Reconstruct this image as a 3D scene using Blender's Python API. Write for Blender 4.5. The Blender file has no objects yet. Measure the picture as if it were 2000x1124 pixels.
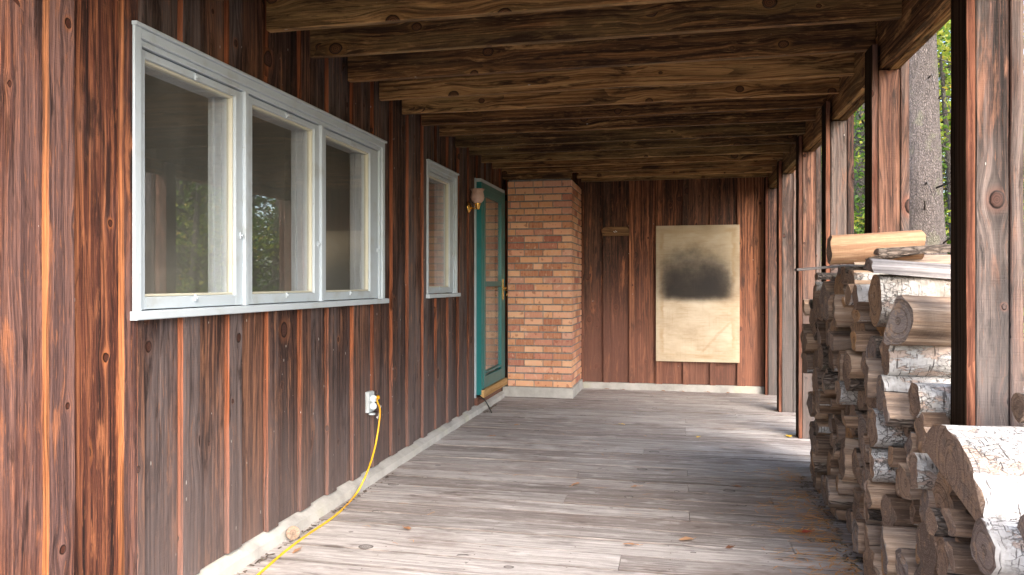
import bpy, bmesh, math, random
from mathutils import Vector, Matrix, noise as mnoise
R = math.radians
sc = bpy.context.scene
C = sc.collection
# ---------------------------------------------------------------- camera, sky, sun, exposure
cd = bpy.data.cameras.new('camera'); cam = bpy.data.objects.new('camera', cd); C.objects.link(cam)
TH = R(12.37)
cam.location = (0, 0, 1.2); cam.rotation_euler = (R(90), 0, TH)
cd.sensor_width = 36; cd.lens = 26.84; cd.shift_y = -9/2000; cd.clip_start = .05; cd.clip_end = 400
sc.camera = cam
W = bpy.data.worlds.new('World'); sc.world = W; W.use_nodes = True
wt = W.node_tree; wt.nodes.clear()
sky = wt.nodes.new('ShaderNodeTexSky'); sky.sky_type = 'NISHITA'; sky.sun_disc = False
SUN_EL, SUN_AZ = 38, 150     # azimuth clockwise from +Y: behind the camera, to the right
sky.sun_elevation = R(SUN_EL); sky.sun_rotation = R(SUN_AZ); sky.air_density = 1.0; sky.dust_density = 3.0; sky.ozone_density = .6
bg = wt.nodes.new('ShaderNodeBackground'); bg.inputs[1].default_value = .15
wo = wt.nodes.new('ShaderNodeOutputWorld')
wt.links.new(sky.outputs[0], bg.inputs[0]); wt.links.new(bg.outputs[0], wo.inputs[0])
sl = bpy.data.lights.new('sun', 'SUN'); sl.energy = .8; sl.angle = R(75); sl.color = (1, .96, .9)
so = bpy.data.objects.new('sun', sl); C.objects.link(so)
sd = Vector((math.sin(R(SUN_AZ))*math.cos(R(SUN_EL)), math.cos(R(SUN_AZ))*math.cos(R(SUN_EL)), math.sin(R(SUN_EL))))
so.rotation_euler = sd.to_track_quat('Z', 'Y').to_euler()
sc.view_settings.view_transform = 'Standard'; sc.view_settings.look = 'None'; sc.view_settings.gamma = 1
sc.view_settings.exposure = 2.4
sc.cycles.max_bounces = 10; sc.cycles.diffuse_bounces = 6; sc.cycles.glossy_bounces = 4; sc.cycles.transparent_max_bounces = 10

# ---------------------------------------------------------------- object helpers
def tag(o, label=None, cat=None, group=None, kind=None):
    if label: o['label'] = label
    if cat: o['category'] = cat
    if group: o['group'] = group
    if kind: o['kind'] = kind
    return o
def empty(name, loc=(0, 0, 0), label=None, cat=None, group=None, rz=0):
    o = bpy.data.objects.new(name, None); C.objects.link(o); o.location = loc; o.rotation_euler = (0, 0, rz)
    o.empty_display_size = .1
    return tag(o, label, cat, group)

class MB:
    """mesh builder: vertices, faces, per-loop uv (metres, u along the grain), per-face random colour, material index"""
    def __init__(s): s.v = []; s.f = []; s.uv = []; s.c = []; s.m = []; s.sm = []
    def face(s, idx, uvs, col=(.5, .5, .5, 0), m=0, smooth=False):
        s.f.append(idx); s.uv.append(uvs); s.c.append(col); s.m.append(m); s.sm.append(smooth)
    def build(s, name, mats, parent=None, loc=None):
        use = sorted({i for f in s.f for i in f})
        if len(use) < len(s.v):
            mp = {o_: n_ for n_, o_ in enumerate(use)}; s.v = [s.v[i] for i in use]; s.f = [[mp[i] for i in f] for f in s.f]
        me = bpy.data.meshes.new(name); me.from_pydata(s.v, [], s.f)
        me.uv_layers.new(name='UVMap'); me.color_attributes.new('rnd', 'FLOAT_COLOR', 'CORNER'); uvl = me.uv_layers['UVMap']; ca = me.color_attributes['rnd']
        uf = []; cf = []
        for u, c in zip(s.uv, s.c):
            for a in u: uf.extend(a); cf.extend(c)
        uvl.data.foreach_set('uv', uf); ca.data.foreach_set('color', cf)
        me.polygons.foreach_set('material_index', s.m); me.polygons.foreach_set('use_smooth', s.sm)
        for m in (mats if isinstance(mats, (list, tuple)) else [mats]): me.materials.append(m)
        me.update()
        o = bpy.data.objects.new(name, me); C.objects.link(o)
        if parent is not None: o.parent = parent
        if loc is not None: o.location = loc
        return o
    def sweep(s, ring0, pts_fn, n, closed_caps=True, us=None, col=(.5,.5,.5,0), m=0, capm=None, smooth=False, edgeflags=None):
        pass
    def board(s, o, L, Wd, T, seg=1, wob=0, ch=.0015, rng=random, m=0, col=None, edge_a=0, capm=None, bow=0):
        """o origin corner; L, Wd, T vectors (length, width, thickness)"""
        o = Vector(o); L = Vector(L); Wd = Vector(Wd); T = Vector(T)
        w = Wd.length; t = T.length; l = L.length; wx = Wd/w; tx = T/t; lx = L/l
        ch = min(ch, w*.2, t*.2)
        cs = [(ch, 0), (w-ch, 0), (w, ch), (w, t-ch), (w-ch, t), (ch, t), (0, t-ch), (0, ch)]
        base = len(s.v); u0 = rng.random()*50; v0 = rng.random()*50
        c = col or (rng.random(), rng.random(), rng.random(), 0)
        ph = rng.random()*100
        for i in range(seg+1):
            f = i/seg
            dw0 = wob*mnoise.noise((f*l*5+ph, .3, 0)) if wob else 0
            dw1 = wob*mnoise.noise((f*l*5+ph, 9.3, 0)) if wob else 0
            dt = bow*mnoise.noise((f*l*1.3+ph, 4.3, 0)) if bow else 0
            for (a, b) in cs:
                aa = a + (dw1 if a > w/2 else dw0)
                s.v.append(tuple(o + lx*(f*l) + wx*aa + tx*(b+dt)))
        per = [0]
        for k in range(8):
            a, b = cs[k], cs[(k+1) % 8]; per.append(per[-1]+math.hypot(a[0]-b[0], a[1]-b[1]))
        for i in range(seg):
            for k in range(8):
                a = base+i*8+k; b = base+i*8+(k+1) % 8; c2 = b+8; d = a+8
                ua = u0+i/seg*l; ub = u0+(i+1)/seg*l
                alpha = edge_a if k in (1, 2, 3, 5, 6, 7) else 0
                s.face((a, b, c2, d), [(ua, v0+per[k]), (ua, v0+per[k+1]), (ub, v0+per[k+1]), (ub, v0+per[k])], (c[0], c[1], c[2], alpha), m)
        for i, rev in ((0, True), (seg, False)):
            idx = [base+i*8+k for k in range(8)]; q = [(u0+a[0]*.3, v0+a[1]) for a in cs]
            if rev: idx.reverse(); q.reverse()
            s.face(idx, q, (c[0], c[1], c[2], 0), m if capm is None else capm)
    def box(s, x0, x1, y0, y1, z0, z1, ch=.002, grain=None, m=0, rng=random, **k):
        dx, dy, dz = x1-x0, y1-y0, z1-z0
        g = grain or 'xyz'[max(range(3), key=lambda i: (dx, dy, dz)[i])]
        vs = {'x': Vector((dx, 0, 0)), 'y': Vector((0, dy, 0)), 'z': Vector((0, 0, dz))}
        o2 = {'x': ('y', 'z'), 'y': ('z', 'x'), 'z': ('x', 'y')}[g]
        s.board((x0, y0, z0), vs[g], vs[o2[0]], vs[o2[1]], ch=ch, m=m, rng=rng, **k)
    def tube(s, pts, rad, n=8, m=0, col=(.5, .5, .5, 0), caps=True):
        pts = [Vector(p) for p in pts]; base = len(s.v); N = len(pts)
        rr = rad if isinstance(rad, (list, tuple)) else [rad]*N
        up = Vector((0, 0, 1)); acc = 0; us = [0]
        for i in range(N):
            t = (pts[min(i+1, N-1)]-pts[max(i-1, 0)]).normalized()
            a = t.cross(up)
            if a.length < .05: a = t.cross(Vector((1, 0, 0)))
            a.normalize(); b = t.cross(a)
            for k in range(n):
                an = 2*math.pi*k/n
                s.v.append(tuple(pts[i] + a*math.cos(an)*rr[i] + b*math.sin(an)*rr[i]))
            if i: acc += (pts[i]-pts[i-1]).length; us.append(acc)
        for i in range(N-1):
            for k in range(n):
                k2 = (k+1) % n
                s.face((base+i*n+k, base+i*n+k2, base+(i+1)*n+k2, base+(i+1)*n+k),
                       [(us[i], k/n*6.28*rr[i]), (us[i], (k+1)/n*6.28*rr[i]), (us[i+1], (k+1)/n*6.28*rr[i]), (us[i+1], k/n*6.28*rr[i])], col, m, True)
        if caps:
            s.face([base+k for k in range(n)][::-1], [(0, 0)]*n, col, m); s.face([base+(N-1)*n+k for k in range(n)], [(0, 0)]*n, col, m)
    def lathe(s, prof, c, axis='z', n=24, m=0, col=(.5, .5, .5, 0), fl=0):
        """prof [(r, h)]; fl = scalloped rim amount at the end"""
        base = len(s.v); c = Vector(c)
        for i, (r, h) in enumerate(prof):
            for k in range(n):
                an = 2*math.pi*k/n; r2 = r*(1+fl*math.cos(8*an)*(i/(len(prof)-1))**2)
                p = {'z': (r2*math.cos(an), r2*math.sin(an), h), 'x': (h, r2*math.cos(an), r2*math.sin(an)), 'y': (r2*math.cos(an), h, r2*math.sin(an))}[axis]
                s.v.append(tuple(c+Vector(p)))
        for i in range(len(prof)-1):
            for k in range(n):
                k2 = (k+1) % n
                s.face((base+i*n+k, base+i*n+k2, base+(i+1)*n+k2, base+(i+1)*n+k), [(0, 0)]*4, col, m, True)
        s.face([base+k for k in range(n)][::-1], [(0, 0)]*n, col, m); s.face([base+(len(prof)-1)*n+k for k in range(n)], [(0, 0)]*n, col, m)

# ---------------------------------------------------------------- node helpers
class G:
    def __init__(s, name, rough=.7):
        s.mat = bpy.data.materials.new(name); s.mat.use_nodes = True; s.t = s.mat.node_tree; s.t.nodes.clear()
        s.out = s.t.nodes.new('ShaderNodeOutputMaterial')
        s.b = s.t.nodes.new('ShaderNodeBsdfPrincipled'); s.b.inputs['Roughness'].default_value = rough
        s.t.links.new(s.b.outputs[0], s.out.inputs[0])
    def set(s, inp, val):
        if isinstance(val, bpy.types.NodeSocket): s.t.links.new(val, inp)
        elif isinstance(val, (tuple, list)) and len(val) == 3 and inp.type == 'RGBA': inp.default_value = (*val, 1)
        else: inp.default_value = val
    def M(s, op, a, b=0., c=0., clamp=False):
        n = s.t.nodes.new('ShaderNodeMath'); n.operation = op; n.use_clamp = clamp
        s.set(n.inputs[0], a); s.set(n.inputs[1], b)
        if op in ('MULTIPLY_ADD', 'SMOOTH_MIN', 'WRAP'): s.set(n.inputs[2], c)
        return n.outputs[0]
    def add(s, a, b): return s.M('ADD', a, b)
    def mul(s, a, b): return s.M('MULTIPLY', a, b)
    def sub(s, a, b): return s.M('SUBTRACT', a, b)
    def comb(s, x, y, z=0.):
        n = s.t.nodes.new('ShaderNodeCombineXYZ')
        for i, q in enumerate((x, y, z)): s.set(n.inputs[i], q)
        return n.outputs[0]
    def sep(s, v):
        n = s.t.nodes.new('ShaderNodeSeparateXYZ'); s.set(n.inputs[0], v); return n.outputs
    def noise(s, vec, scale=1., det=3., rough=.55, dist=0.):
        n = s.t.nodes.new('ShaderNodeTexNoise'); s.set(n.inputs['Vector'], vec); n.inputs['Scale'].default_value = scale
        n.inputs['Detail'].default_value = det; n.inputs['Roughness'].default_value = rough; n.inputs['Distortion'].default_value = dist
        return n.outputs[0]
    def ss(s, x, a, b, lo=0., hi=1.):
        n = s.t.nodes.new('ShaderNodeMapRange'); n.interpolation_type = 'SMOOTHSTEP'
        s.set(n.inputs[0], x); s.set(n.inputs[1], a); s.set(n.inputs[2], b); s.set(n.inputs[3], lo); s.set(n.inputs[4], hi)
        return n.outputs[0]
    def mix(s, f, a, b, mode='MIX'):
        n = s.t.nodes.new('ShaderNodeMix'); n.data_type = 'RGBA'; n.blend_type = mode
        s.set(n.inputs[0], f); s.set(n.inputs[6], a); s.set(n.inputs[7], b); return n.outputs[2]
    def ramp(s, f, stops):
        n = s.t.nodes.new('ShaderNodeValToRGB'); cr = n.color_ramp
        while len(cr.elements) < len(stops): cr.elements.new(.5)
        for e, (p, c) in zip(cr.elements, stops): e.position = p; e.color = (*c, 1)
        s.set(n.inputs[0], f); return n.outputs[0]
    def uv(s):
        n = s.t.nodes.new('ShaderNodeUVMap'); n.uv_map = 'UVMap'; return n.outputs[0]
    def rnd(s):
        n = s.t.nodes.new('ShaderNodeAttribute'); n.attribute_name = 'rnd'
        q = s.t.nodes.new('ShaderNodeSeparateColor'); s.t.links.new(n.outputs['Color'], q.inputs[0])
        return q.outputs[0], q.outputs[1], q.outputs[2], n.outputs['Alpha']
    def obj(s):
        return s.t.nodes.new('ShaderNodeTexCoord').outputs['Object']
    def voro(s, vec, feat='F1', rand=1., scale=1.):
        n = s.t.nodes.new('ShaderNodeTexVoronoi'); n.feature = feat; s.set(n.inputs['Vector'], vec)
        n.inputs['Scale'].default_value = scale; n.inputs['Randomness'].default_value = rand; return n
    def bump(s, h, dist=.003, st=1.):
        n = s.t.nodes.new('ShaderNodeBump'); n.inputs['Strength'].default_value = st; n.inputs['Distance'].default_value = dist
        s.set(n.inputs['Height'], h); s.t.links.new(n.outputs[0], s.b.inputs['Normal'])
    def col(s, c): s.set(s.b.inputs['Base Color'], c)
    def rough(s, c): s.set(s.b.inputs['Roughness'], c)

def wood(name, dark, mid, light, weather, wamt=.5, knot=.6, kden=.55, ring=.5, edge=None, eamt=(.15, .9), specks=0, rough=.7, bump=.004, grainK=1., kcol=(.035, .012, .008), halo=None, stain=0, low=None, spec=.35, tv=.5, gain=2.1, blotch=None, pk=.5, pcol=None):
    g = G(name, rough); R0, R1, R2, A = g.rnd(); U, V, _ = g.sep(g.uv())
    fu, fv = 1.9, 4.5
    kx, ky = g.mul(U, fu), g.mul(V, fv)
    vo = g.voro(g.comb(kx, ky)); px, py, _ = g.sep(vo.outputs['Position'])
    cc = g.t.nodes.new('ShaderNodeSeparateColor'); g.t.links.new(vo.outputs['Color'], cc.inputs[0])
    du = g.mul(g.sub(kx, px), 1/fu); dv = g.mul(g.sub(ky, py), 1/fv)
    ks = g.add(g.mul(g.mul(cc.outputs[0], cc.outputs[0]), .02), .0065)
    pres = g.M('LESS_THAN', cc.outputs[1], kden)
    e = g.M('EXPONENT', g.mul(g.add(g.M('POWER', g.M('DIVIDE', du, g.mul(ks, 5.)), 2.), g.M('POWER', g.M('DIVIDE', dv, g.mul(ks, 2.6)), 2.)), -1.))
    w = g.mul(e, pres)
    wobble = g.mul(g.sub(g.noise(g.comb(g.mul(U, 1.1), g.mul(V, 4.), R1), 1, 2), .5), .05)
    V2 = g.add(g.sub(V, g.mul(g.mul(dv, w), .92)), wobble)
    band = g.noise(g.comb(g.mul(U, .8), g.mul(V2, 60.*grainK), g.mul(R2, 9.)), 1, 5, .7)
    lo = g.noise(g.comb(g.mul(U, .45), g.mul(V2, 7.), g.mul(R0, 7.)), 1, 1.5)
    rg = g.M('FRACT', g.mul(lo, 13.)); rg = g.ss(rg, .55, 1., 0., 1.)
    fib = g.noise(g.comb(g.mul(U, 9.), g.mul(V2, 420.), R0), 1, 2)
    saw = g.noise(g.comb(g.mul(U, 160.), g.mul(V, 14.), R1), 1, 1)
    pat = g.noise(g.comb(g.mul(U, 1.3), g.mul(V, 6.), g.mul(R1, 5.)), 1, 4, .6)
    t = g.add(g.mul(g.sub(band, .5), gain), g.add(g.mul(R0, tv), .46-tv/2))
    t = g.add(t, g.mul(g.sub(pat, .5), .5))
    base = g.ramp(t, [(.12, dark), (.5, mid), (.88, light)])
    base = g.mix(g.mul(rg, ring), base, dark)
    wf = g.mul(g.ss(g.add(pat, g.mul(g.sub(R2, .5), .35)), .40, .66), wamt)
    wc = g.mix(g.ss(band, .35, .65), g.mix(.6, weather, dark), weather)
    base = g.mix(wf, base, wc)
    base = g.mix(g.ss(fib, .46, .74, 0., .6), base, dark)
    rip = g.noise(g.comb(g.mul(U, 14.), g.mul(V2, 190.), R1), 1, 4, .65); base = g.mix(g.ss(rip, .55, .72, 0., .5), base, light)
    pc = g.noise(g.comb(g.mul(U, 2.6), g.mul(V2, 17.), g.mul(R1, 3.)), 1, 6, .68, .4)
    base = g.mix(g.ss(pc, .53, .66, 0., pk), base, dark); base = g.mix(g.ss(pc, .44, .3, 0., pk*.8), base, pcol or light)
    if blotch:
        geo2 = g.t.nodes.new('ShaderNodeNewGeometry'); px_, py_, pz_ = g.sep(geo2.outputs['Position'])
        b1 = g.noise(g.comb(g.mul(px_, 1.3), g.mul(py_, 2.4), 0.), 1, 5, .65); b2_ = g.noise(g.comb(g.mul(px_, 5.), g.mul(py_, 14.), 3.), 1, 4, .6)
        base = g.mix(g.ss(b1, .53, .7, 0., .6), base, blotch[0]); base = g.mix(g.mul(g.ss(b2_, .56, .68), g.ss(b1, .4, .6, .15, .7)), base, blotch[1])
        base = g.mix(g.mul(g.ss(b2_, .45, .3), .45), base, light)
    if stain:
        st = g.noise(g.comb(g.mul(U, 1.6), g.mul(V, 5.), R2), 1, 5, .65)
        base = g.mix(g.mul(g.ss(st, .56, .72), stain), base, dark)
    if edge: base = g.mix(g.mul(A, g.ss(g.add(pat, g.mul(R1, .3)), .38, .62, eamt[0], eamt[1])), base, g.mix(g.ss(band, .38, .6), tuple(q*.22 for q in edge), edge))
    # knots
    r = g.M('SQRT', g.add(g.M('POWER', g.mul(du, .8), 2.), g.M('POWER', dv, 2.)))
    r = g.add(r, g.mul(g.sub(g.noise(g.comb(g.mul(U, 40.), g.mul(V, 40.)), 1, 2), .5), .008))
    rn = g.M('DIVIDE', r, ks)
    if halo: base = g.mix(g.mul(g.ss(rn, 2.4, 1.0), g.mul(pres, g.mul(cc.outputs[2], .6))), base, halo)
    kr = g.ss(g.M('FRACT', g.mul(rn, 3.)), .3, .9, .25, 1.)
    kc = g.mix(kr, kcol, g.mix(.6, kcol, mid))
    base = g.mix(g.mul(g.ss(rn, 1.15, .9), g.mul(pres, knot)), base, kc)
    base = g.mix(g.mul(g.mul(g.ss(rn, 1.3, 1.05), g.ss(rn, .8, 1.05)), g.mul(pres, knot)), base, (.012, .006, .005))
    if specks:
        sv = g.voro(g.comb(g.mul(U, 16.), g.mul(V, 50.))); sc2 = g.t.nodes.new('ShaderNodeSeparateColor'); g.t.links.new(sv.outputs['Color'], sc2.inputs[0])
        sp = g.mul(g.M('LESS_THAN', sc2.outputs[0], specks), g.ss(sv.outputs['Distance'], g.mul(sc2.outputs[1], .24), .0))
        base = g.mix(g.ss(sp, .25, .5, 0., .85), base, (.55, .53, .5))
    if low:   # greyed, weathered foot of side boards and posts; end wall lighter lower down
        geo = g.t.nodes.new('ShaderNodeNewGeometry'); z = g.sep(geo.outputs['Position'])[2]
        base = g.mix(g.mul(g.ss(g.add(z, g.mul(g.sub(pat, .5), .9)), low[1], low[2]), low[3]), base, low[0])
    g.col(base)
    g.b.inputs['Specular IOR Level'].default_value = spec
    hb = g.add(g.add(g.mul(band, .8), g.mul(fib, .35)), g.add(g.mul(saw, .15), g.mul(g.mul(g.ss(rn, 1.2, .8), pres), .5)))
    g.bump(hb, bump, 1.); g.rough(g.ss(band, .3, .7, rough+.1, rough-.12))
    return g.mat

# ---------------------------------------------------------------- materials
M = {}
M['side'] = wood('stained_siding_wood', (.014, .008, .008), (.088, .045, .036), (.32, .15, .085), (.16, .128, .128), wamt=.9, knot=1., kden=.65, ring=.5,
                 edge=(.32, .095, .035), eamt=(.0, .75), specks=.14, halo=(.22, .08, .035), bump=.006, low=((.15, .118, .115), .9, .0, .6), spec=.25, pk=.85, tv=.35)
M['side_lit'] = wood('lit_siding_wood', (.016, .008, .008), (.125, .042, .027), (.46, .175, .08), (.18, .11, .105), wamt=.8, knot=1., kden=.7, ring=.5,
                 edge=(.46, .17, .06), eamt=(.0, .8), specks=.04, halo=(.4, .14, .05), bump=.008, spec=.25, pk=.8, tv=.3)  # same siding; the brighter orange light on the near boards is painted in
M['end'] = wood('dark_end_wall_wood', (.014, .007, .005), (.125, .042, .02), (.38, .15, .07), (.12, .07, .05), wamt=.5, knot=1., kden=.95, ring=.55, edge=(.05, .018, .01), eamt=(.3, .9), specks=.04, halo=(.18, .06, .025), low=((.26, .12, .09), 1.6, .5, .5), pk=.9, tv=.6)
M['joist'] = wood('joist_wood', (.032, .013, .005), (.26, .12, .042), (.62, .36, .15), (.30, .21, .085), wamt=.6, knot=1., kden=.85, ring=.65, specks=.04, halo=(.26, .13, .04), stain=.6, pk=.95, bump=.006)
M['post'] = wood('post_wood', (.014, .009, .008), (.10, .045, .032), (.31, .15, .095), (.22, .175, .16), wamt=.9, knot=1., kden=.6, ring=.55, edge=(.10, .04, .03), eamt=(.0, .6), specks=.05, halo=(.26, .09, .05), stain=.8, bump=.009, low=((.115, .105, .105), 1.7, .4, .75), pk=.9)
M['postA'] = wood('shaded_side_post_wood', (.04, .018, .014), (.15, .06, .04), (.3, .13, .08), (.2, .15, .13), wamt=.6, knot=.8, kden=.3, ring=.5, edge=(.036, .021, .012), eamt=(.9, 1.), specks=.0, stain=.5, bump=.004, spec=.08, rough=.85)  # porch-facing plank sides painted near-black to stand for their shade
M['postdark'] = wood('black_post_wood', (.010, .006, .004), (.03, .014, .008), (.09, .04, .018), (.035, .028, .02), wamt=.5, knot=.8, kden=.3, specks=.01)
M['deck'] = wood('weathered_deck_wood', (.16, .14, .135), (.46, .435, .43), (.72, .69, .69), (.30, .25, .235), wamt=.6, knot=.85, kden=.45, ring=.25, rough=.75, kcol=(.10, .085, .08), stain=.85, bump=.004, grainK=.9, specks=.03, edge=(.13, .085, .06), eamt=(.4, 1.), tv=.3, gain=1.5, blotch=((.21, .165, .15), (.115, .09, .08)), pk=.45)
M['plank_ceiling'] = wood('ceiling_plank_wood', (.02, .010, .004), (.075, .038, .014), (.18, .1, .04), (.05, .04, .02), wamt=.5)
M['split'] = wood('split_log_wood', (.12, .075, .05), (.36, .235, .155), (.58, .42, .30), (.36, .31, .275), wamt=.6, knot=.6, kden=.2, ring=.35, bump=.008, grainK=.7, pk=.6, tv=.8)
M['orange_log'] = wood('bare_orange_log_wood', (.3, .17, .1), (.52, .34, .2), (.68, .5, .34), (.5, .42, .36), wamt=.5, knot=.4, kden=.3, ring=.4, bump=.006, grainK=.35, halo=(.6, .35, .12))
M['fresh'] = wood('yellow_sill_wood', (.3, .15, .05), (.5, .3, .11), (.6, .4, .18), (.4, .28, .15), wamt=.4, kden=.1)
M['greyboard'] = wood('grey_driftwood', (.12, .11, .11), (.3, .28, .28), (.45, .43, .43), (.3, .3, .3), wamt=.5, kden=.1)
M['plaque'] = wood('plaque_wood', (.08, .04, .02), (.22, .12, .05), (.3, .18, .08), (.2, .14, .08), wamt=.4, kden=.1)

def painted(name, c, dirt=(.25, .25, .22), damt=.35, rough=.45, b=.0006):
    g = G(name, rough); o = g.obj(); n = g.noise(o, 6., 5, .6); n2 = g.noise(o, 45., 3)
    k = g.mix(g.mul(g.ss(n, .5, .75), damt), c, dirt); k = g.mix(g.ss(n2, .68, .75, 0., .35), k, dirt)
    g.col(k); g.bump(g.add(n, n2), b); return g.mat
M['white'] = painted('white_window_paint', (.46, .53, .595), (.3, .3, .27), .45)
M['cream'] = painted('cream_stop_paint', (.55, .54, .45), damt=.15)
M['green'] = painted('teal_door_paint', (.008, .15, .155), (.02, .07, .06), .4, .35)
M['grey_plastic'] = painted('grey_box_metal', (.5, .56, .6), damt=.3, rough=.4)
M['brass'] = G('brass_metal', .25).mat; _b = M['brass'].node_tree.nodes['Principled BSDF']; _b.inputs['Base Color'].default_value = (.8, .5, .15, 1); _b.inputs['Metallic'].default_value = 1
M['black'] = painted('black_rubber', (.012, .012, .013), damt=.1, rough=.5)
M['shade'] = painted('pink_glass_shade', (.5, .34, .29), (.3, .16, .12), .4, .3)
M['jamb'] = painted('inner_jamb_paint', (.66, .71, .80), (.5, .5, .48), .15)
M['wallin'] = painted('room_plaster', (.42, .40, .35), (.24, .23, .2), .3, .8)
M['curtain'] = painted('beige_curtain_cloth', (.42, .33, .25), damt=.2, rough=.9)

def conc():
    g = G('pale_concrete', .9); o = g.obj(); n = g.noise(o, 5., 6, .65); n2 = g.noise(o, 70., 3)
    k = g.ramp(n, [(.3, (.30, .29, .28)), (.55, (.46, .455, .44)), (.8, (.56, .55, .53))])
    k = g.mix(g.ss(g.noise(o, 2.3, 3), .55, .7, 0., .4), k, (.45, .46, .3)); k = g.mix(g.ss(n2, .62, .75, 0., .5), k, (.3, .28, .24))
    g.col(k); g.bump(g.add(n, g.mul(n2, .5)), .006); return g.mat
M['conc'] = conc()

def glass():
    g = G('window_glass', .02); t = g.t
    geo = t.nodes.new('ShaderNodeNewGeometry'); dt = t.nodes.new('ShaderNodeVectorMath'); dt.operation = 'DOT_PRODUCT'
    t.links.new(geo.outputs['Incoming'], dt.inputs[0]); t.links.new(geo.outputs['Normal'], dt.inputs[1])
    frs = g.add(g.mul(g.M('POWER', g.sub(1., g.M('ABSOLUTE', dt.outputs['Value'])), 5.), .88), .11)
    gl = t.nodes.new('ShaderNodeBsdfGlossy'); gl.inputs['Roughness'].default_value = .012; gl.inputs['Color'].default_value = (.95, .97, 1, 1)
    tr = t.nodes.new('ShaderNodeBsdfTransparent'); tr.inputs[0].default_value = (.96, .97, .96, 1)
    df = t.nodes.new('ShaderNodeBsdfDiffuse'); df.inputs[0].default_value = (.5, .5, .46, 1)
    o = g.obj(); haze = g.ss(g.noise(o, 3., 4, .6), .2, .9, .05, .13)  # milky look of the panes put in as a faint diffuse haze
    sv = g.voro(g.mul(1., 1.) if False else o, scale=38.); sp = g.M('MULTIPLY', g.ss(sv.outputs['Distance'], .11, .05), .8)
    q = t.nodes.new('ShaderNodeSeparateColor'); t.links.new(sv.outputs['Color'], q.inputs[0]); sp = g.mul(sp, g.M('LESS_THAN', q.outputs[0], .035))
    m1 = t.nodes.new('ShaderNodeMixShader'); t.links.new(g.M('MAXIMUM', haze, sp), m1.inputs[0]); t.links.new(tr.outputs[0], m1.inputs[1]); t.links.new(df.outputs[0], m1.inputs[2])
    m2 = t.nodes.new('ShaderNodeMixShader'); t.links.new(frs, m2.inputs[0])
    t.links.new(m1.outputs[0], m2.inputs[1]); t.links.new(gl.outputs[0], m2.inputs[2]); t.links.new(m2.outputs[0], g.out.inputs[0])
    return g.mat
M['glass'] = glass()

def brick():
    g = G('orange_brick', .85); r, r1, r2, A = g.rnd(); U, V, _ = g.sep(g.uv())
    k = g.ramp(r, [(0., (.44, .16, .09)), (.3, (.72, .36, .2)), (.55, (.8, .47, .29)), (.75, (.74, .37, .25)), (.9, (.42, .13, .09)), (1., (.70, .38, .28))])
    st = g.noise(g.comb(g.mul(U, 130.), g.mul(V, 9.), g.mul(r1, 9.)), 1, 3)
    k = g.mix(g.ss(st, .4, .7, 0., .25), k, (.74, .55, .36))
    pn = g.noise(g.comb(g.mul(U, 22.), g.mul(V, 16.), g.mul(r2, 20.)), 1, 3)
    k = g.mix(g.ss(pn, .6, .68, 0., .55), k, (.3, .08, .05)); k = g.mix(g.ss(pn, .42, .32, 0., .6), k, (.74, .5, .36))
    z = g.sep(g.t.nodes.new('ShaderNodeNewGeometry').outputs['Position'])[2]
    g.col(k); g.bump(g.add(st, g.mul(pn, 1.5)), .004); return g.mat
M['brick'] = brick()
def mortar():
    g = G('grey_mortar', .95); o = g.obj(); g.col(g.ramp(g.noise(o, 30., 4), [(.3, (.16, .155, .15)), (.7, (.32, .31, .3))])); g.bump(g.noise(o, 160., 3), .004); return g.mat
M['mortar'] = mortar()

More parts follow.
